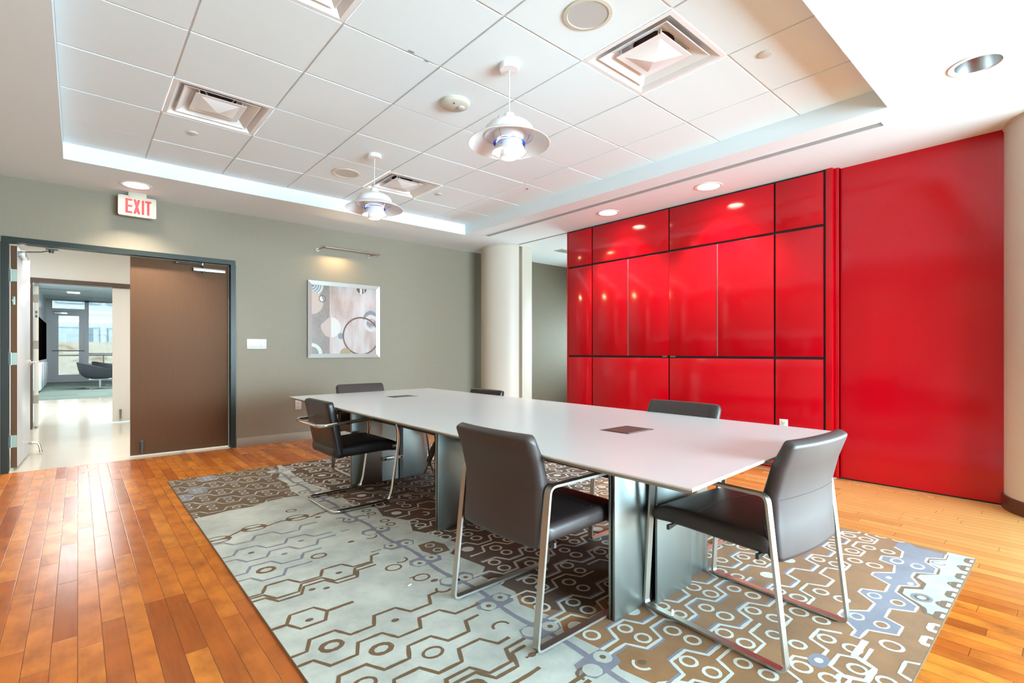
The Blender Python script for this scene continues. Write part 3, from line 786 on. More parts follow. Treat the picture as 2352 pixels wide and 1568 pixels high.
# lilac band and near edge details
for x, y in ((3.26, .60), (2.991, .58), (2.721, .576), (2.452, .576)):
    for d in (-.0425, .0425):
        if x > 3.2: rell(x, y+d, .045, .030, IV, 6); rell(x+.004, y+d, .030, .02, LI, 7)
        elif x > 2.9: rell(x, y+d, .018, .012, IV, 6)
        else: rell(x, y+d, .034, .028, IV, 6); rell(x, y+d, .024, .019, TA if d < 0 else LI, 7)
rstrip(zig(.51, -1, 9, 11, 1.93, 2.272), .022, IV, 5)
for x in (3.421, 3.136, 2.853): rarc(x, .395, .025, .011, BR, 5)
rarc(2.859, .474, .034, .013, LI, 6, 0, 2*PI, 1.2); rarc(2.859, .474, .022, .010, BR, 7, 0, 2*PI, 1.2); rarc(3.392, .494, .026, .009, LI, 6, 0, 5)
for k in range(9):
    x = 3.55-.138*k; m = BR if x > 2.7 else IV
    rpoly([(x-.045, .36), (x-.045, .40), (x-.025, .412), (x+.03, .412), (x+.045, .395), (x+.045, .36)], m, 5); rpoly([(x-.02, .36), (x-.02, .39), (x+.025, .39), (x+.025, .36)], IV if m == BR else TA, 6)
rarc(2.306, .47, .034, .012, IV, 5); rell(2.0, .62, .05, .034, LI, 5); rell(2.0, .62, .018, .014, IV, 6)
rug = g.build('rug', RM, smooth=0); tag(rug, 'large wool rug with a brown and pale honeycomb pattern under the table', 'rug')
# ------------------------------------------------------------------ red panelled cabinet
cab = thing('wall_cabinet', 'tall red gloss cabinet with black reveals between its panels', 'cabinet', (XR, 3.03, 0))
ys = [4.548-3.03, 4.131-3.03, 0.0, 1.914-3.03, 1.505-3.03]          # local y of the column lines
c = MB(); c.box(.016, .62, ys[4]-.0145, ys[0]-.0, .0, ZS-.003)
c.build('carcass', M['dark_gap'], cab)
B(.0, .62, ys[0]+.0, ys[0]+.018, .0, ZS-.003, .001).build('side_panel', M['red'], cab)
gw = .009
def panel(name, y0, y1, z0, z1): return B(0, .016, y0, y1, z0, z1, .0012).build(name, M['red'], cab)
for k in range(4):
    y1, y0 = ys[k]-(gw if k else .006), ys[k+1]+(gw if k < 3 else .003)
    panel('panel', y0, y1, .03, 1.047); panel('panel', y0, y1, 2.25, ZS-.02)
    if k in (0, 3): panel('panel', y0, y1, 1.072, 2.226)
def leafp(y0, y1, hinge_edge):
    d = panel('door', y0, y1, 1.072, 2.226)
    e = B(-.0012, .014, hinge_edge-.004, hinge_edge+.004, 1.072, 2.226).build('edge_strip', M['alu'], d)
    return d
def plaindoor(y0, y1, tabs):
    d = panel('door', y0, y1, 1.072, 2.226)
    B(-.006, .004, tabs-.03, tabs+.03, 1.058, 1.071).build('pull_tab', M['nickel'], d)
w1, w2 = 3.575-3.03, 2.476-3.03
leafp(w1+.003, ys[1]-gw, w1+.003); plaindoor(.0012, w1-.003, .05); plaindoor(w2+.003, -.0012, -.05); leafp(ys[3]+gw, w2-.003, w2-.003)
B(-.004, .0, ys[4]+.02, ys[0], .0, .022).build('base_strip', M['alu'], cab)
def outlet(name, loc, rz, label, grp=None):
    t = thing(name, label, 'outlet', loc, rz, grp)          # local: plate faces -y, x right
    B(-.037, .037, -.006, 0, -.06, .06, .002).build('cover_plate', M['white_plastic'], t)
    for z in (-.026, .026):
        s = MB().box(-.017, .017, -.009, -.006, z-.015, z+.015, .003).build('socket', M['white_plastic'], t)
        MB().box(-.008, -.0055, -.0096, -.0088, z-.002, z+.008).box(.0055, .008, -.0096, -.0088, z-.002, z+.008).cyl((0, -.0096, z-.008), (0, -.0088, z-.008), .0028, 10).build('slots', M['dark_gap'], s)
    return t
outlet('wall_outlet', (XR-.0005, 1.832, .428), -PI/2, 'white duplex outlet on the red cabinet')
outlet('wall_outlet', (2.093, YB, .452), 0, 'white duplex outlet on the green wallpaper under the table corner')

# ------------------------------------------------------------------ back wall things
sw = thing('light_switch', 'white four gang switch plate beside the brown door', 'light switch', (1.6145, YB, 1.21))
B(-.107, .107, -.006, 0, -.059, .059, .002).build('cover_plate', M['white_plastic'], sw)
for k in range(4):
    x = -.069+.046*k; B(x-.0165, x+.0165, -.010, -.006, -.034, .034, .002).build('rocker', M['white_plastic'], sw)

# framed abstract
PX0, PX1, PZ0, PZ1 = 2.2, 3.184, 1.04, 2.03
pic = thing('framed_picture', 'square abstract print of circles in a silver frame', 'picture', ((PX0+PX1)/2, YB, (PZ0+PZ1)/2))
hw, hh = (PX1-PX0)/2, (PZ1-PZ0)/2; fw = .052
f = MB()
def fr_side(pts_out, pts_in):
    (ax, az), (bx, bz) = pts_out; (cx, cz), (dx, dz) = pts_in
    f.loft([[(ax, 0, az), (ax, -.030, az), (ax*.99+cx*.01, -.034, az*.99+cz*.01), (cx, -.022, cz), (cx, 0, cz)], [(bx, 0, bz), (bx, -.030, bz), (bx*.99+dx*.01, -.034, bz*.99+dz*.01), (dx, -.022, dz), (dx, 0, dz)]])
O = [(-hw, -hh), (hw, -hh), (hw, hh), (-hw, hh)]; I = [(-hw+fw, -hh+fw), (hw-fw, -hh+fw), (hw-fw, hh-fw), (-hw+fw, hh-fw)]
for k in range(4): fr_side((O[k], O[(k+1) % 4]), (I[k], I[(k+1) % 4]))
f.build('frame', M['silver_frame'], pic, smooth=20)
def art_ground():
    t = NT('art_print'); v = t.obj_coord(); x, y, z = t.xyz(v)
    n = t.noise(t.scale(v, (5.0, 1.0, 1.2)), 1.3, 4.0, 0.5)
    c = t.ramp(n, [(0.30, lin(150, 124, 116)), (0.45, lin(178, 160, 154)), (0.56, lin(192, 184, 182)), (0.72, lin(206, 200, 198))])
    dark = t.mix(t.noise(t.scale(v, (3, 1, 1)), 3.0, 4.0), lin(104, 92, 86), lin(140, 128, 120))
    lft = t.math('LESS_THAN', x, -0.205)
    c = t.mix(lft, c, dark)
    c = t.mix(t.math('MULTIPLY', t.noise(v, 40.0, 4.0), 0.25), c, lin(220, 212, 206))
    t.set(color=c, rough=0.18, spec=0.5); return t.m
AC = [art_ground(), plain('art_brown', (112, 84, 78), .25, var=.2), plain('art_white', (214, 210, 204), .25, var=.12, vscale=20), plain('art_slate', (132, 140, 150), .25, var=.15), plain('art_ochre', (166, 148, 112), .25, var=.15),
      plain('art_pink', (188, 166, 156), .25, var=.12), plain('art_pale_green', (196, 206, 194), .25), plain('art_dark', (92, 84, 80), .25), plain('art_ring_white', (204, 200, 198), .25)]
iw, ih = hw-fw, hh-fw
art = MB(); art.box(-iw, iw, -.012, -.002, -ih, ih)
def clip(poly):
    for ax, sg, lim in ((0, 1, iw), (0, -1, iw), (1, 1, ih), (1, -1, ih)):
        out = []
        for i in range(len(poly)):
            a, b = poly[i-1], poly[i]; da, db = lim-sg*a[ax], lim-sg*b[ax]
            if (da >= 0) != (db >= 0):
                q = da/(da-db); out.append((a[0]+(b[0]-a[0])*q, a[1]+(b[1]-a[1])*q))
            if db >= 0: out.append(b)
        poly = out
        if not poly: return poly
    return poly
lay = [0]
def art_poly(pts, mi):
    pts = clip(pts)
    if len(pts) < 3: return
    art.mi = mi; y = -.0121-.00012*lay[0]
    art._face([art.bm.verts.new((p[0], y, p[1])) for p in pts]); art.mi = 0
def U(u, v): return ((u*2-1)*iw, (1-v*2)*ih)
def disc(u, v, r, mi, a0=0.0, a1=2*PI):
    c_ = U(u, v); R = r*2*iw; n = 48
    art_poly([(c_[0]+R*math.cos(a0+(a1-a0)*k/n), c_[1]+R*math.sin(a0+(a1-a0)*k/n)) for k in range(n if a1-a0 > 6.2 else n+1)], mi); lay[0] += 1
def ring(u, v, r, w, mi, a0=0.0, a1=2*PI):
    c_ = U(u, v); n = 56
    for k in range(n):
        p, q = a0+(a1-a0)*k/n, a0+(a1-a0)*(k+1)/n
        R0, R1 = (r-w/2)*2*iw, (r+w/2)*2*iw
        art_poly([(c_[0]+R0*math.cos(p), c_[1]+R0*math.sin(p)), (c_[0]+R1*math.cos(p), c_[1]+R1*math.sin(p)), (c_[0]+R1*math.cos(q), c_[1]+R1*math.sin(q)), (c_[0]+R0*math.cos(q), c_[1]+R0*math.sin(q))], mi)
    lay[0] += 1
disc(0, 0, .17, 3)
for r in (.05, .085, .12, .15, .165): ring(0, -.0, r, .014, 6)
disc(0, .26, .17, 5); ring(.157, .195, .047, .012, 7); disc(.157, .195, .04, 3); disc(.157, .195, .04, 2, PI*.62, PI*1.62)
disc(.285, .61, .15, 5); disc(.285, .61, .15, 2, -PI/2, PI/2); disc(.285, .61, .15, 3, PI*.55, PI*.92); disc(.285, .61, .148, 4, PI*1.03, PI*1.3)
disc(.435, .735, .047, 3); ring(.915, .455, .095, .055, 3); ring(.925, .53, .105, .052, 8); ring(.758, .73, .285, .024, 1)
disc(.505, 1.0, .085, 4); disc(.765, .0, .08, 7); 
art_poly([U(.735, 0), U(.772, 0), U(.772, .085), U(.735, .085)], 2); lay[0] += 1
art_poly([U(.79, 0), U(.815, 0), U(.815, .07), U(.79, .07)], 5); lay[0] += 1
ring(.0, 1.0, .13, .05, 6)
art.build('print', AC, pic, smooth=0)

# picture light
pl = thing('picture_light', 'slim nickel picture lamp mounted above the framed print', 'lamp', (2.72, YB, 2.43))
MB().cyl((-.325, -.10, .036), (.435, -.10, .030), .0115, 16).build('tube', M['nickel'], pl)
for x in (-.39, .31):
    m = MB().cyl((x, 0, 0), (x, -.012, 0), .024, 24).cyl((x, -.012, .0), (x, -.02, 0), .012, 16)
    m = m.build('wall_mount', M['nickel'], pl)
    MB().cyl((x, -.016, 0), (x+.085, -.10, .034), .0055, 10).build('arm', M['nickel'], pl)
MB().cyl((.395, -.10, .02), (.395, -.10, -.01), .004, 8).build('cord_end', M['dark_steel'], pl)

# exit sign
ex = thing('exit_sign', 'white ceiling mounted exit sign with red letters', 'sign', (.46, 6.35, ZS))
W2, Z0, Z1 = .156, -.238, -.036
pts = fillet([(-W2, Z0), (W2, Z0), (W2, Z1), (-W2, Z1)], .018, 5, True)
MB().prism([(p.x, p.y) for p in pts], -.022, .022, 'y').build('housing', M['ivory_plastic'], ex)
MB().box(-.075, .075, -.03, .03, -.012, 0, .003).box(-.075, .075, -.026, -.018, -.055, -.01, .002).build('mount', M['ivory_plastic'], ex)
def L(x): return -W2+2*W2*x
def H(z): return Z0+(Z1-Z0)*z
lt = MB(); yf0, yf1 = -.0238, -.0215
def bar(x0, x1, z0, z1): lt.box(L(x0), L(x1), yf0, yf1, H(z0), H(z1))
b_, t_ = .13, .85
bar(.185, .255, b_, t_); bar(.255, .365, t_-.1, t_); bar(.255, .365, .44, .54); bar(.255, .365, b_, b_+.1)
for s_ in (0, 1):
    a, b = (.39, .575) if s_ == 0 else (.575, .39)
    d_ = .07 if s_ == 0 else -.07
    lt.prism([(L(a), H(t_)), (L(a+d_), H(t_)), (L(b), H(b_)), (L(b-d_), H(b_))], yf0-.0003*s_, yf1, 'y')
bar(.61, .675, b_, t_); bar(.70, .865, t_-.1, t_); bar(.752, .815, b_, t_-.1)
lt.build('lettering', M['exit_red'], ex, smooth=0)

# ------------------------------------------------------------------ ceiling things
for k, (x, y, on) in enumerate(DL):
    lab = ['recessed downlight in the soffit above the exit sign', 'recessed downlight above the red cabinet, farther of the pair', 'recessed downlight above the red cabinet, nearer of the pair', 'unlit recessed downlight in the near soffit by the right column'][k]
    d = thing('downlight', lab, 'downlight', (x, y, ZS), 0, 'recessed soffit downlights')
    MB().lathe([(.108, .0), (.128, -.001), (.126, -.005), (.104, -.006), (.099, .0)], 48).build('trim_ring', M['white_metal'], d)
    MB().lathe([(.1045, -.004), (.098, .03), (.085, .08), (.065, .125)], 48).build('reflector', M['alu'] if not on else M['white_metal'], d)
    if on: MB().lathe([(0, .028), (.0965, .028), (.0965, .032), (0, .032)], 40).build('lens', M['lens'], d)
    else: MB().lathe([(0, .124), (.064, .124), (.064, .128), (0, .128)], 32).build('lens', M['white_plastic'], d)
sd = thing('slot_diffuser', 'long grey linear air diffuser in the soffit before the red cabinet', 'air vent', (SX, (SY0+SY1)/2, ZS))
hl = (SY1-SY0)/2
MB().box(-.06, -.04, -hl-.02, hl+.02, -.003, .001).box(.04, .06, -hl-.02, hl+.02, -.003, .001).box(-.04, .04, hl-.0, hl+.02, -.003, .001).box(-.04, .04, -hl-.02, -hl, -.003, .001).build('flange', M['soffit'], sd)
B(-.04, .04, -hl, hl, .010, .014).build('throat', M['slot'], sd)
for x in (-.03, -.015, 0, .015, .03): B(x-.0025, x+.0025, -hl, hl, -.001, .0095).build('blade', M['grey_plastic'], sd)
def speaker(x, y, label):
    t = thing('ceiling_speaker', label, 'speaker', (x, y, ZT), 0, 'round ceiling speakers')
    MB().lathe([(.128, .0), (.127, -.006), (.108, -.008), (.105, -.004)], 48).build('rim', M['ivory_plastic'], t)
    MB().lathe([(0, -.0045), (.106, -.0045), (.106, .0)], 48).build('grille', M['grey_plastic'], t)
speaker(1.996, 1.688, 'round ceiling speaker beside the nearest air diffuser'); speaker(1.983, 4.745, 'round ceiling speaker near the smaller looking farther pendant lamp')
sm = thing('smoke_detector', 'round off white smoke detector on a ceiling tile between the pendants', 'smoke detector', (1.998, 2.898, ZT))
MB().lathe([(.105, 0), (.106, -.012), (.100, -.016), (.098, -.022), (.085, -.03), (.0, -.033)], 48).build('housing', M['ivory_plastic'], sm)
MB().lathe([(.028, -.028), (.027, -.04), (.016, -.045), (0, -.045)], 24, (.038, -.018, 0)).build('sensor_cap', M['grey_plastic'], sm)
MB().lathe([(.006, -.03), (.005, -.0345), (0, -.0345)], 12, (-.035, -.04, 0)).build('indicator', M['black_metal'], sm)
def cover(x, y, label):
    o = MB().lathe([(.037, .0), (.037, -.006), (.034, -.008), (0, -.008)], 32).build('sprinkler_cover', M['white_plastic'], None, (x, y, ZT)); tag(o, label, 'sprinkler cover', 'round sprinkler covers')
cover(.695, 4.682, 'small round sprinkler cover below the diffuser near the left tray edge'); cover(3.047, 1.227, 'small round sprinkler cover right of the nearest diffuser'); cover(3.022, 4.697, 'small round sprinkler cover right of the farthest diffuser')
o = MB().lathe([(.01, 0), (.009, -.006), (0, -.008)], 16).build('indicator_light', M['red_band'], None, (3.641, 3.921, ZT)); tag(o, 'tiny red indicator dot on a far ceiling tile', 'indicator')

vg = thing('ceiling_grille', 'small grey ceiling grille behind the far edge of the red cabinet', 'air vent', (5.90, 5.45, ZS))
MB().box(-.18, .18, -.10, .10, -.006, 0, .002).build('frame', M['white_metal'], vg)
for k in range(5): B(-.16, .16, -.08+.034*k, -.06+.034*k, -.009, -.006).build('slat', M['slot'], vg)
for x, y, r in ((1.467, 2.574, .014), (1.585, 2.594, .010)):
    ch = MB(); n = 14; ch.loft([[(r*1.5*math.cos(2*PI*k/n), r*.55*math.sin(2*PI*k/n), z) for k in range(n)] for z in (ZT-.0026, ZT-.0006)]); c_ = ch.build('chipped_spot', M['slot'], tl, (x, y, 0))
# square diffusers
def diffuser(first=[None]):
    t = thing('air_diffuser', '', 'air vent', (0, 0, ZT), 0, 'square ceiling air diffusers')
    h = G/2-.004
    def sq(a, z, r=.0): return [(-a, -a, z), (a, -a, z), (a, a, z), (-a, a, z)]
    f = MB(); f.loft([sq(h, .008), sq(h, -.001), sq(h-.026, -.002), sq(h-.075, .052), sq(h-.13, .085)], cap=False); f.build('frame', M['white_metal'], t, smooth=20)
    f = MB(); n = 40
    # back pan with round neck
    outer = []
    for k in range(n):
        a = 2*PI*k/n+PI/4; m = max(abs(math.cos(a)), abs(math.sin(a))); q = h-.12
        outer.append((q*math.cos(a)/m, q*math.sin(a)/m, .0845))
    inner = [(.118*math.cos(2*PI*k/n+PI/4), .118*math.sin(2*PI*k/n+PI/4), .09) for k in range(n)]
    f.loft([outer, inner], cap=False); f.build('back_pan', M['white_metal'], t, smooth=0)
    MB().lathe([(.118, .088), (.119, .105), (.0, .106)], 40).build('duct', M['duct'], t)
    f = MB(); f.loft([sq(.232, .008), sq(.228, .006), sq(.172, .046), sq(.150, .050), sq(.150, .053), sq(.173, .050)], cap=False); f.build('louver', M['white_metal'], t, smooth=20)
    f = MB(); f.loft([sq(.158, .014), sq(.155, .012), sq(.120, .014), sq(.006, -.022)], cap=True); f.build('centre_plate', M['white_metal'], t, smooth=20)
    for a in range(4):
        x, y = .15*math.cos(a*PI/2+PI/4), .15*math.sin(a*PI/2+PI/4); s = MB()
        s.tube([(x*.55, y*.55, .03), (x, y, .085), (x*1.3, y*1.3, .07), (x*1.25, y*1.25, .02)], .005, 8); s.build('bracket', M['white_metal'], t)
    return t
df0 = diffuser()
dl = {(0, -1): 'square air diffuser cut off by the top edge of the view', (0, 2): 'square air diffuser above the exit sign side of the tray', (3, -2): 'nearest and largest looking square air diffuser beside a round speaker', (3, 3): 'farthest square air diffuser just behind the farther pendant lamp'}
first = True
for (i, j), lb in dl.items():
    loc = (GX+G*(i+.5), GY+G*(j+.5), ZT)
    if first: df0.location = loc; df0['label'] = lb; first = False
    else: dup(df0, loc, 0, lb)
# pendants
def pendant():
    t = thing('pendant_lamp', '', 'lamp', (0, 0, 0), 0, 'white layered pendant lamps over the table')      # origin at the ceiling
    z = -ZT
    MB().lathe([(0, -.001), (.060, -.001), (.060, -.030), (.056, -.034), (0, -.034)], 40).build('canopy', M['white_metal'], t)
    MB().cyl((0, 0, -.036), (0, 0, 2.574+z), .0042, 10).build('cord', M['white_plastic'], t)
    MB().lathe([(.0, 2.578+z), (.012, 2.575+z), (.030, 2.568+z), (.036, 2.555+z), (.036, 2.515+z)], 32).build('socket_cap', M['white_metal'], t)
    MB().lathe([(.034, 2.522+z), (.09, 2.516+z), (.125, 2.500+z), (.147, 2.474+z), (.152, 2.448+z), (.150, 2.425+z), (.148, 2.425+z), (.150, 2.448+z), (.144, 2.473+z), (.122, 2.497+z), (.09, 2.512+z), (.034, 2.518+z)], 56).build('top_shade', M['white_metal'], t)
    MB().lathe([(.095, 2.452+z), (.15, 2.436+z), (.205, 2.412+z), (.247, 2.383+z), (.249, 2.385+z), (.206, 2.416+z), (.15, 2.440+z), (.095, 2.456+z)], 64).build('main_shade', M['white_metal'], t)
    MB().lathe([(.078, 2.408+z), (.088, 2.43+z), (.093, 2.455+z), (.095, 2.48+z), (.098, 2.495+z), (.10, 2.495+z), (.097, 2.48+z), (.095, 2.455+z), (.09, 2.43+z), (.08, 2.408+z)], 48).build('inner_cone', M['white_metal'], t)
    MB().lathe([(.070, 2.404+z), (.098, 2.387+z), (.0985, 2.389+z), (.071, 2.407+z), (.070, 2.404+z)], 48).build('blue_ring', M['blue'], t)
    MB().lathe([(.072, 2.392+z), (.080, 2.375+z), (.092, 2.345+z), (.106, 2.327+z), (.1075, 2.328+z), (.094, 2.348+z), (.082, 2.378+z), (.074, 2.393+z)], 48).build('lower_shade', M['white_metal'], t)
    MB().lathe([(.056, 2.346+z), (.0575, 2.318+z), (.056, 2.300+z), (.050, 2.2985+z), (.050, 2.3005+z), (.054, 2.302+z), (.0555, 2.318+z), (.054, 2.346+z)], 40).build('bottom_cap', M['white_metal'], t)
    MB().lathe([(0, 2.3000+z), (.0505, 2.3000+z), (.0505, 2.3025+z), (0, 2.3025+z)], 32).build('diffuser', M['cap_glow'], t)
    MB().lathe([(0, 2.44+z), (.02, 2.435+z), (.03, 2.41+z), (.026, 2.38+z), (.0, 2.36+z)], 24).build('bulb', M['bulb'], t)
    for k in range(3):
        a = 2*PI*k/3-.15; cs, sn = math.cos(a), math.sin(a)
        MB().tube([(cs*r, sn*r, q+z) for r, q in ((.128, 2.506), (.136, 2.475), (.128, 2.45), (.118, 2.425), (.098, 2.385), (.092, 2.352))], .0022, 6).build('strut', M['nickel'], t)
    return t
p0 = pendant(); p0.location = (1.987, 2.302, ZT); p0.rotation_euler = (0, 0, 1.55); p0['label'] = 'white layered pendant lamp, the nearer and larger looking one over the table'
dup(p0, (1.989, 4.138, ZT), 1.1, 'white layered pendant lamp, the farther one in front of a far diffuser')

# ------------------------------------------------------------------ conference table
RZ = .012
tb = thing('conference_table', 'long white conference table on steel panel pedestals', 'table', (2.0, 2.55, RZ))
def TL(x, y): return (x-2.0, y-2.55)
Q = [TL(1.308, .723), TL(2.789, .787), TL(2.836, 4.612), TL(1.386, 4.53)]
def inset(q, d):
    c_ = Vector((sum(p[0] for p in q)/4, sum(p[1] for p in q)/4)); out = []
    n = len(q)
    for i in range(n):
        a, b, c2 = Vector(q[i-1]), Vector(q[i]), Vector(q[(i+1) % n])
        n1 = (b-a).normalized(); n1 = Vector((-n1.y, n1.x)); n2 = (c2-b).normalized(); n2 = Vector((-n2.y, n2.x))
        m = (n1+n2); m /= m.dot(n1); out.append(b+m*d)
    return out
zt = .728-RZ
m = MB(); i1 = inset(Q, .0035)
m.loft([[(p[0], p[1], zt-.007) for p in Q], [(p[0], p[1], zt-.002) for p in Q], [(p[0], p[1], zt) for p in i1]])
m.build('tabletop', M['table_white'], tb, smooth=0)
m = MB(); m.loft([[(p[0], p[1], zt-.0072) for p in inset(Q, .002)], [(p[0], p[1], zt-.011) for p in inset(Q, .003)], [(p[0], p[1], zt-.032) for p in inset(Q, .05)]])
m.build('bevelled_edge', M['table_edge'], tb, smooth=0)
for yy, (xa, xb) in ((1.488, (1.950, 2.168)), (3.893, (2.02, 2.236))):
    x0, y0 = TL(xa, yy-.082); x1, y1 = TL(xb, yy+.082)
    h = B(x0, x1, y0, y1, zt, zt+.0012).build('power_hatch', M['black_metal'], tb)
    MB().box(x0+.012, x1-.012, y0+.02, y1-.012, zt+.0012, zt+.0025).build('lid', M['dark_steel'], h)
    MB().box(x0+.02, x1-.02, y0+.006, y0+.012, zt+.0012, zt+.0022).build('finger_slot', M['alu'], h)
bm_ = MB()
for x in (1.85, 2.18):
    a, b0 = TL(x, 1.29); c_, d_ = TL(x+.05, 3.92); bm_.box(a, c_, b0, d_, zt-.185, zt-.0325)
bm_.build('support_beam', M['dark_steel'], tb)
def pedestal(x0, x1, y, mode):
    a, yy = TL(x0, y); b, _ = TL(x1, y); H_ = zt-.033; t_ = .011
    p = B(a, b, yy+.022, yy+.033, 0, H_, .001).build('pedestal', M['pedestal'], tb)
    B(a+.006, b-.006, yy+.011, yy+.022, .004, H_).build('core', M['dark_gap'], p)
    xm0, xm1 = a+.268, a+.46
    B(a, xm0, yy, yy+.011, 0, H_, .001).build('side_panel', M['pedestal'], p); B(xm1, b, yy-.0, yy+.011, 0, H_, .001).build('side_panel', M['pedestal'], p)
    if mode == 'cover':

        B(xm0-.012, xm1+.085, yy-.034, yy-.023, 0.0, H_, .001).build('cover_panel', M['pedestal'], p)
        B(xm0+.02, xm1, yy-.0225, yy-.001, .02, H_-.02).build('cover_spacer', M['dark_gap'], p)
    else:
        B(xm0, xm1-.03, yy+.006, yy+.010, 0, H_).build('inner_sheet', M['pedestal'], p)
        B(xm1-.032, xm1, yy-.012, yy+.010, 0, H_).build('post', M['dark_steel'], p)
        for z in (.19, .60):
            br = MB().box(xm0-.004, xm1-.004, yy-.022, yy-.012, z-.014, z+.014, .002)
            br = br.build('bracket', M['alu'], p)
            MB().cyl((xm0+.02, yy-.024, z), (xm0+.02, yy-.02, z), .010, 12).cyl((xm1-.02, yy-.024, z), (xm1-.02, yy-.02, z), .010, 12).build('bolt', M['black_metal'], br)
    return p
pedestal(1.655, 2.42, 1.256, 'cover'); pedestal(1.669, 2.42, 2.60, 'cover'); pedestal(1.69, 2.40, 3.925, 'open')
sp = MB().box(-.012, .012, -.006, .006, 0, .003, .001).build('paper_scrap', M['paper'], None, (1.185, 2.095, RZ-.001), .5); tag(sp, 'tiny white scrap lying on the pale part of the rug', 'paper scrap')
# cable loom hanging under the table
cb = thing('cable_bundle', 'tangle of thin grey cables hanging beneath the white table', 'cable', (2.02, 3.19, RZ))
for k, (dx, r, turns, end) in enumerate(((0, .085, 2, .18), (.012, .060, 2, .30), (-.012, .11, 1, .0), (.02, .07, 3, .22))):
    pts = [(dx, .0, .66), (dx*.8, .004*k, .52), (0, 0, .44)]
    for q in range(1, turns*18+1):
        a = 2*PI*q/18; pts.append((-.5*r*(1-math.cos(a))*(1+.1*k)+.004*math.sin(q), .012*math.sin(a*1.5+k)-.3*r*(1-math.cos(a)), .44-r*(1-math.cos(a)*1.0)*.9+.02*math.sin(a)-r*.2))
    pts += [(.01, .01, .36), (.02+dx, .02, .30), (.03+dx, .03, max(end, .02))]
    if k == 2: pts += [(.0, .06, .006), (-.12, .1, .006), (-.22, .05, .006)]
    MB().tube(fillet(pts, .03, 2), .0032, 6).build('cable', M['cable'], cb)

# ------------------------------------------------------------------ sled chairs
def sled():
    t = thing('sled_chair', '', 'chair', (0, 0, 0), 0, 'sled base leather armchairs')     # faces +y
    for s in (-1, 1):
        path = fillet([(-.30, 0), (.30, 0), (.262, .600), (-.232, .600)], [.03, .03, .035, .035], 5, True)
        MB().strap([(p.x, p.y) for p in path], .030, .010, s*.264).build('sled_frame', M['strap_steel'], t)
    for yy in (-.19, .185):
        MB().prism([(-.262, .356), (-.21, .366), (.21, .366), (.262, .356), (.262, .376), (.21, .374), (-.21, .374), (-.262, .376)], yy-.006, yy+.006, 'y').build('seat_bracket', M['dark_steel'], t)
    st = MB().pad([(-.205, .408), (-.05, .412), (.10, .416), (.20, .414), (.262, .402)], [.034, .036, .037, .035, .028], .515, .028).build('seat', M['leather'], t, smooth=50)
    off = lambda x: -.022*(1-(x/.244)**2)
    bk = MB().pad([(-.234, .372), (-.222, .48), (-.219, .585), (-.247, .69), (-.282, .772)], [.026, .030, .031, .028, .023], .485, .026, bulge=-.022).build('backrest', M['leather'], t, smooth=50)
    MB().tube([(x/100, -.2495+off(x/100), .575) for x in range(-22, 23, 2)], .0014, 6).build('seam', M['leather'], bk)
    MB().tube([(x/100, .09-.03*(x/25)**2, .4525) for x in range(-22, 23, 2)], .0014, 6).build('seam', M['leather'], st)
    for s_ in (-1, 1): B(s_*.264-.012, s_*.264+.012, -.26, -.22, -.004, .0005).build('glide', M['black_metal'], t)
    return t
A = sled(); A.location = (1.553, 1.574, RZ+.004); A.rotation_euler = (0, 0, -PI/2); A['label'] = 'dark leather sled chair seen from behind at the near left side of the table'
Bc = dup(A, (2.108, .936, RZ+.004), math.radians(-4.2), 'sled chair at the near end of the table, its back turned to the window light')
dup(A, (2.075, 4.345, RZ+.004), PI, 'sled chair at the far end of the table below the framed print')
dup(A, (2.558, 1.63, RZ+.004), PI/2, 'sled chair on the red cabinet side, its grey back above the near tabletop')
tab = MB().prism([(-.012, .0), (.014, .0), (.0, .022)], -.004, .004, 'y'); pt = tab.build('paper_tag', M['paper'], Bc); pt.location = (-.264, .16, .012); pt.rotation_euler = (0, 0, .6)

# ------------------------------------------------------------------ cantilever tube chairs
def cantilever():
    t = thing('cantilever_chair', '', 'chair', (0, 0, 0), 0, 'chrome tube cantilever armchairs')      # faces +y
    side = [(-.245, .0125), (.10, .0125), (.165, .0125), (.195, .08), (.222, .27), (.248, .45), (.242, .555), (.20, .626), (.13, .632), (0, .626), (-.13, .616), (-.335, .604)]
    hw = .245; P = []
    P += [(hw, y, z) for y, z in side]; P += [(-hw, y, z) for y, z in reversed(side)]
    path = fillet(P, [.05, .02, .06, .05, .1, .08, .06, .06, .03, .05, .05, .05]+[.05, .05, .05, .03, .06, .06, .08, .1, .05, .06, .02, .05], 5, True)
    MB().tube(path, .0125, 14, closed=True).build('tube_frame', M['chrome'], t, smooth=60)
    st = MB().pad([(-.20, .405), (-.05, .412), (.10, .418), (.19, .416), (.235, .402)], [.036, .04, .041, .04, .034], .455, .022).build('seat', M['leather_black'], t, smooth=50)
    bk = MB().pad([(-.178, .385), (-.200, .50), (-.226, .63), (-.252, .742)], [.026, .029, .029, .025], .46, .018).build('backrest', M['leather_black'], t, smooth=50)
    MB().box(-.02, .02, -.335, -.24, .597, .611).build('bracket', M['chrome'], t)
    for s in (-1, 1): B(min(s*.245, s*.21), max(s*.245, s*.21), .2, .23, .40, .42).build('bracket', M['chrome'], t)
    for s in (-1, 1): MB().box(s*.245-.009, s*.245+.009, -.02, .12, .636, .646, .003).build('arm_pad', M['leather_black'], t)
    return t
C_ = cantilever(); C_.location = (1.55, 3.59, RZ); C_.rotation_euler = (0, 0, -PI/2); C_['label'] = 'black cantilever chair with chrome tube arms at the far left of the table'
dup(C_, (2.60, 3.62, RZ), PI/2, 'black cantilever chair across the far end, only its top shows before the corner column')

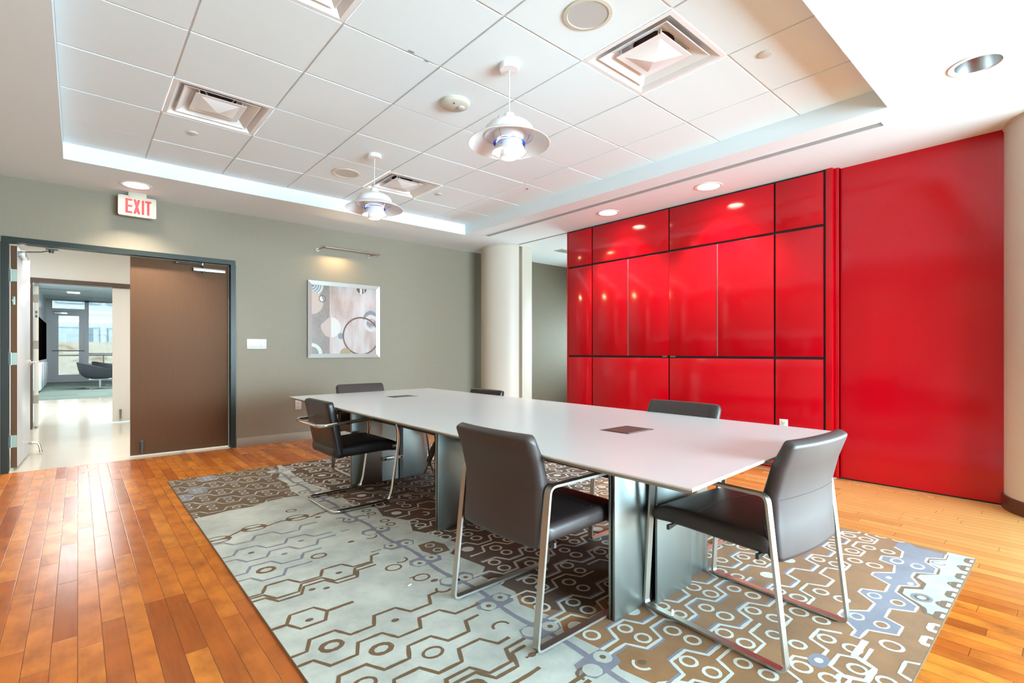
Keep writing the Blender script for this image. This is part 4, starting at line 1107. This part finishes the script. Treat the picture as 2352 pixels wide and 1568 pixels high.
# ------------------------------------------------------------------ lights
world = bpy.data.worlds.new('sky'); scene.world = world; world.use_nodes = True
bg = world.node_tree.nodes['Background']; bg.inputs[1].default_value = WORLD
wt = world.node_tree; tc = wt.nodes.new('ShaderNodeTexCoord'); sx = wt.nodes.new('ShaderNodeSeparateXYZ'); rp = wt.nodes.new('ShaderNodeValToRGB')
wt.links.new(tc.outputs['Generated'], sx.inputs[0]); mp = wt.nodes.new('ShaderNodeMapRange'); mp.inputs[1].default_value = -0.06; mp.inputs[2].default_value = 0.06
wt.links.new(sx.outputs[2], mp.inputs[0]); wt.links.new(mp.outputs[0], rp.inputs[0]); wt.links.new(rp.outputs[0], bg.inputs[0])
rp.color_ramp.elements[0].color = (WCOL[0]*GRND, WCOL[1]*GRND, WCOL[2]*GRND, 1); rp.color_ramp.elements[1].color = WCOL       # sunlit ground below the horizon, overcast sky above
def area(name, loc, rot, sx, sy, energy=0, col=(1, 1, 1), portal=False, spread=None):
    l = bpy.data.lights.new(name, 'AREA'); l.shape = 'RECTANGLE'; l.size = sx; l.size_y = sy; l.energy = energy; l.color = col
    if portal: l.cycles.is_portal = True
    if spread: l.spread = spread
    o = bpy.data.objects.new(name, l); COL.objects.link(o); o.location = loc; o.rotation_euler = rot; return o
area('portal', (2.94, YF-.14, 1.2), (PI/2, 0, 0), 4.1, 2.3, portal=True)
area('portal', (5.2, -1.55, .54), (0, PI/2, 0), .96, 2.1, portal=True)
area('portal', (8.42, 3.95, 1.35), (0, PI/2, 0), .9, 5.0, portal=True)
area('portal', (2.5, YW+.14, 1.5), (-PI/2, 0, 0), 6.6, 3.0, portal=True)
def spot(name, loc, e, ang, col=(1, .93, .82), r=.05, blend=.6, aim=(0, 0, -1)):
    l = bpy.data.lights.new(name, 'SPOT'); l.energy = e; l.spot_size = math.radians(ang); l.spot_blend = blend; l.color = col; l.shadow_soft_size = r
    o = bpy.data.objects.new(name, l); COL.objects.link(o); o.location = loc
    o.rotation_euler = Vector(aim).to_track_quat('-Z', 'Y').to_euler(); return o
def point(name, loc, e, col=(1, .95, .88), r=.02):
    l = bpy.data.lights.new(name, 'POINT'); l.energy = e; l.color = col; l.shadow_soft_size = r
    o = bpy.data.objects.new(name, l); COL.objects.link(o); o.location = loc; return o
for x, y, on in DL:
    if on: spot('soffit_spot', (x, y, ZS-.004), DOWN, 110, (1, .88, .74), r=.07)
for y in (1.176, 2.396, 3.615, 4.834):
    spot('soffit_spot', (XL+.42, y, ZS-.004), DOWN, 110, (1, .88, .74), r=.07)  # unseen spots added along the left soffit to even out the light
for y in (2.302, 4.138):
    point('pendant_bulb', (1.988, y, 2.352), PEND, r=.012)
    point('pendant_bulb', (1.988, y, 2.44), PEND*.2, r=.02)
area('picture_lamp', (2.56, YB-.094, 2.445), (math.radians(-38), 0, 0), .3, .01, PICL, (1, .68, .36))
# unseen area lights added to brighten the corridor and the lounge
area('corridor_fill', (.4, 7.5, 2.84), (0, 0, 0), 3.0, .6, CORR, (1, .95, .90))
area('lounge_fill', (1.0, 13.0, ZL-.03), (0, 0, 0), 3.0, 1.2, LOUN); area('lounge_fill', (1.5, 18.5, ZL-.03), (0, 0, 0), 3.0, 1.2, LOUN)
scene.view_settings.view_transform = 'Standard'; scene.view_settings.look = 'None'; scene.view_settings.exposure = EXPO; scene.view_settings.gamma = 1.0
scene.view_settings.use_curve_mapping = False
scene.cycles.max_bounces = 12; scene.cycles.diffuse_bounces = 6; scene.cycles.glossy_bounces = 6; scene.cycles.transparent_max_bounces = 12
scene.cycles.sample_clamp_indirect = 6.0; scene.cycles.caustics_reflective = False; scene.cycles.caustics_refractive = False
scene.cycles.use_denoising = True
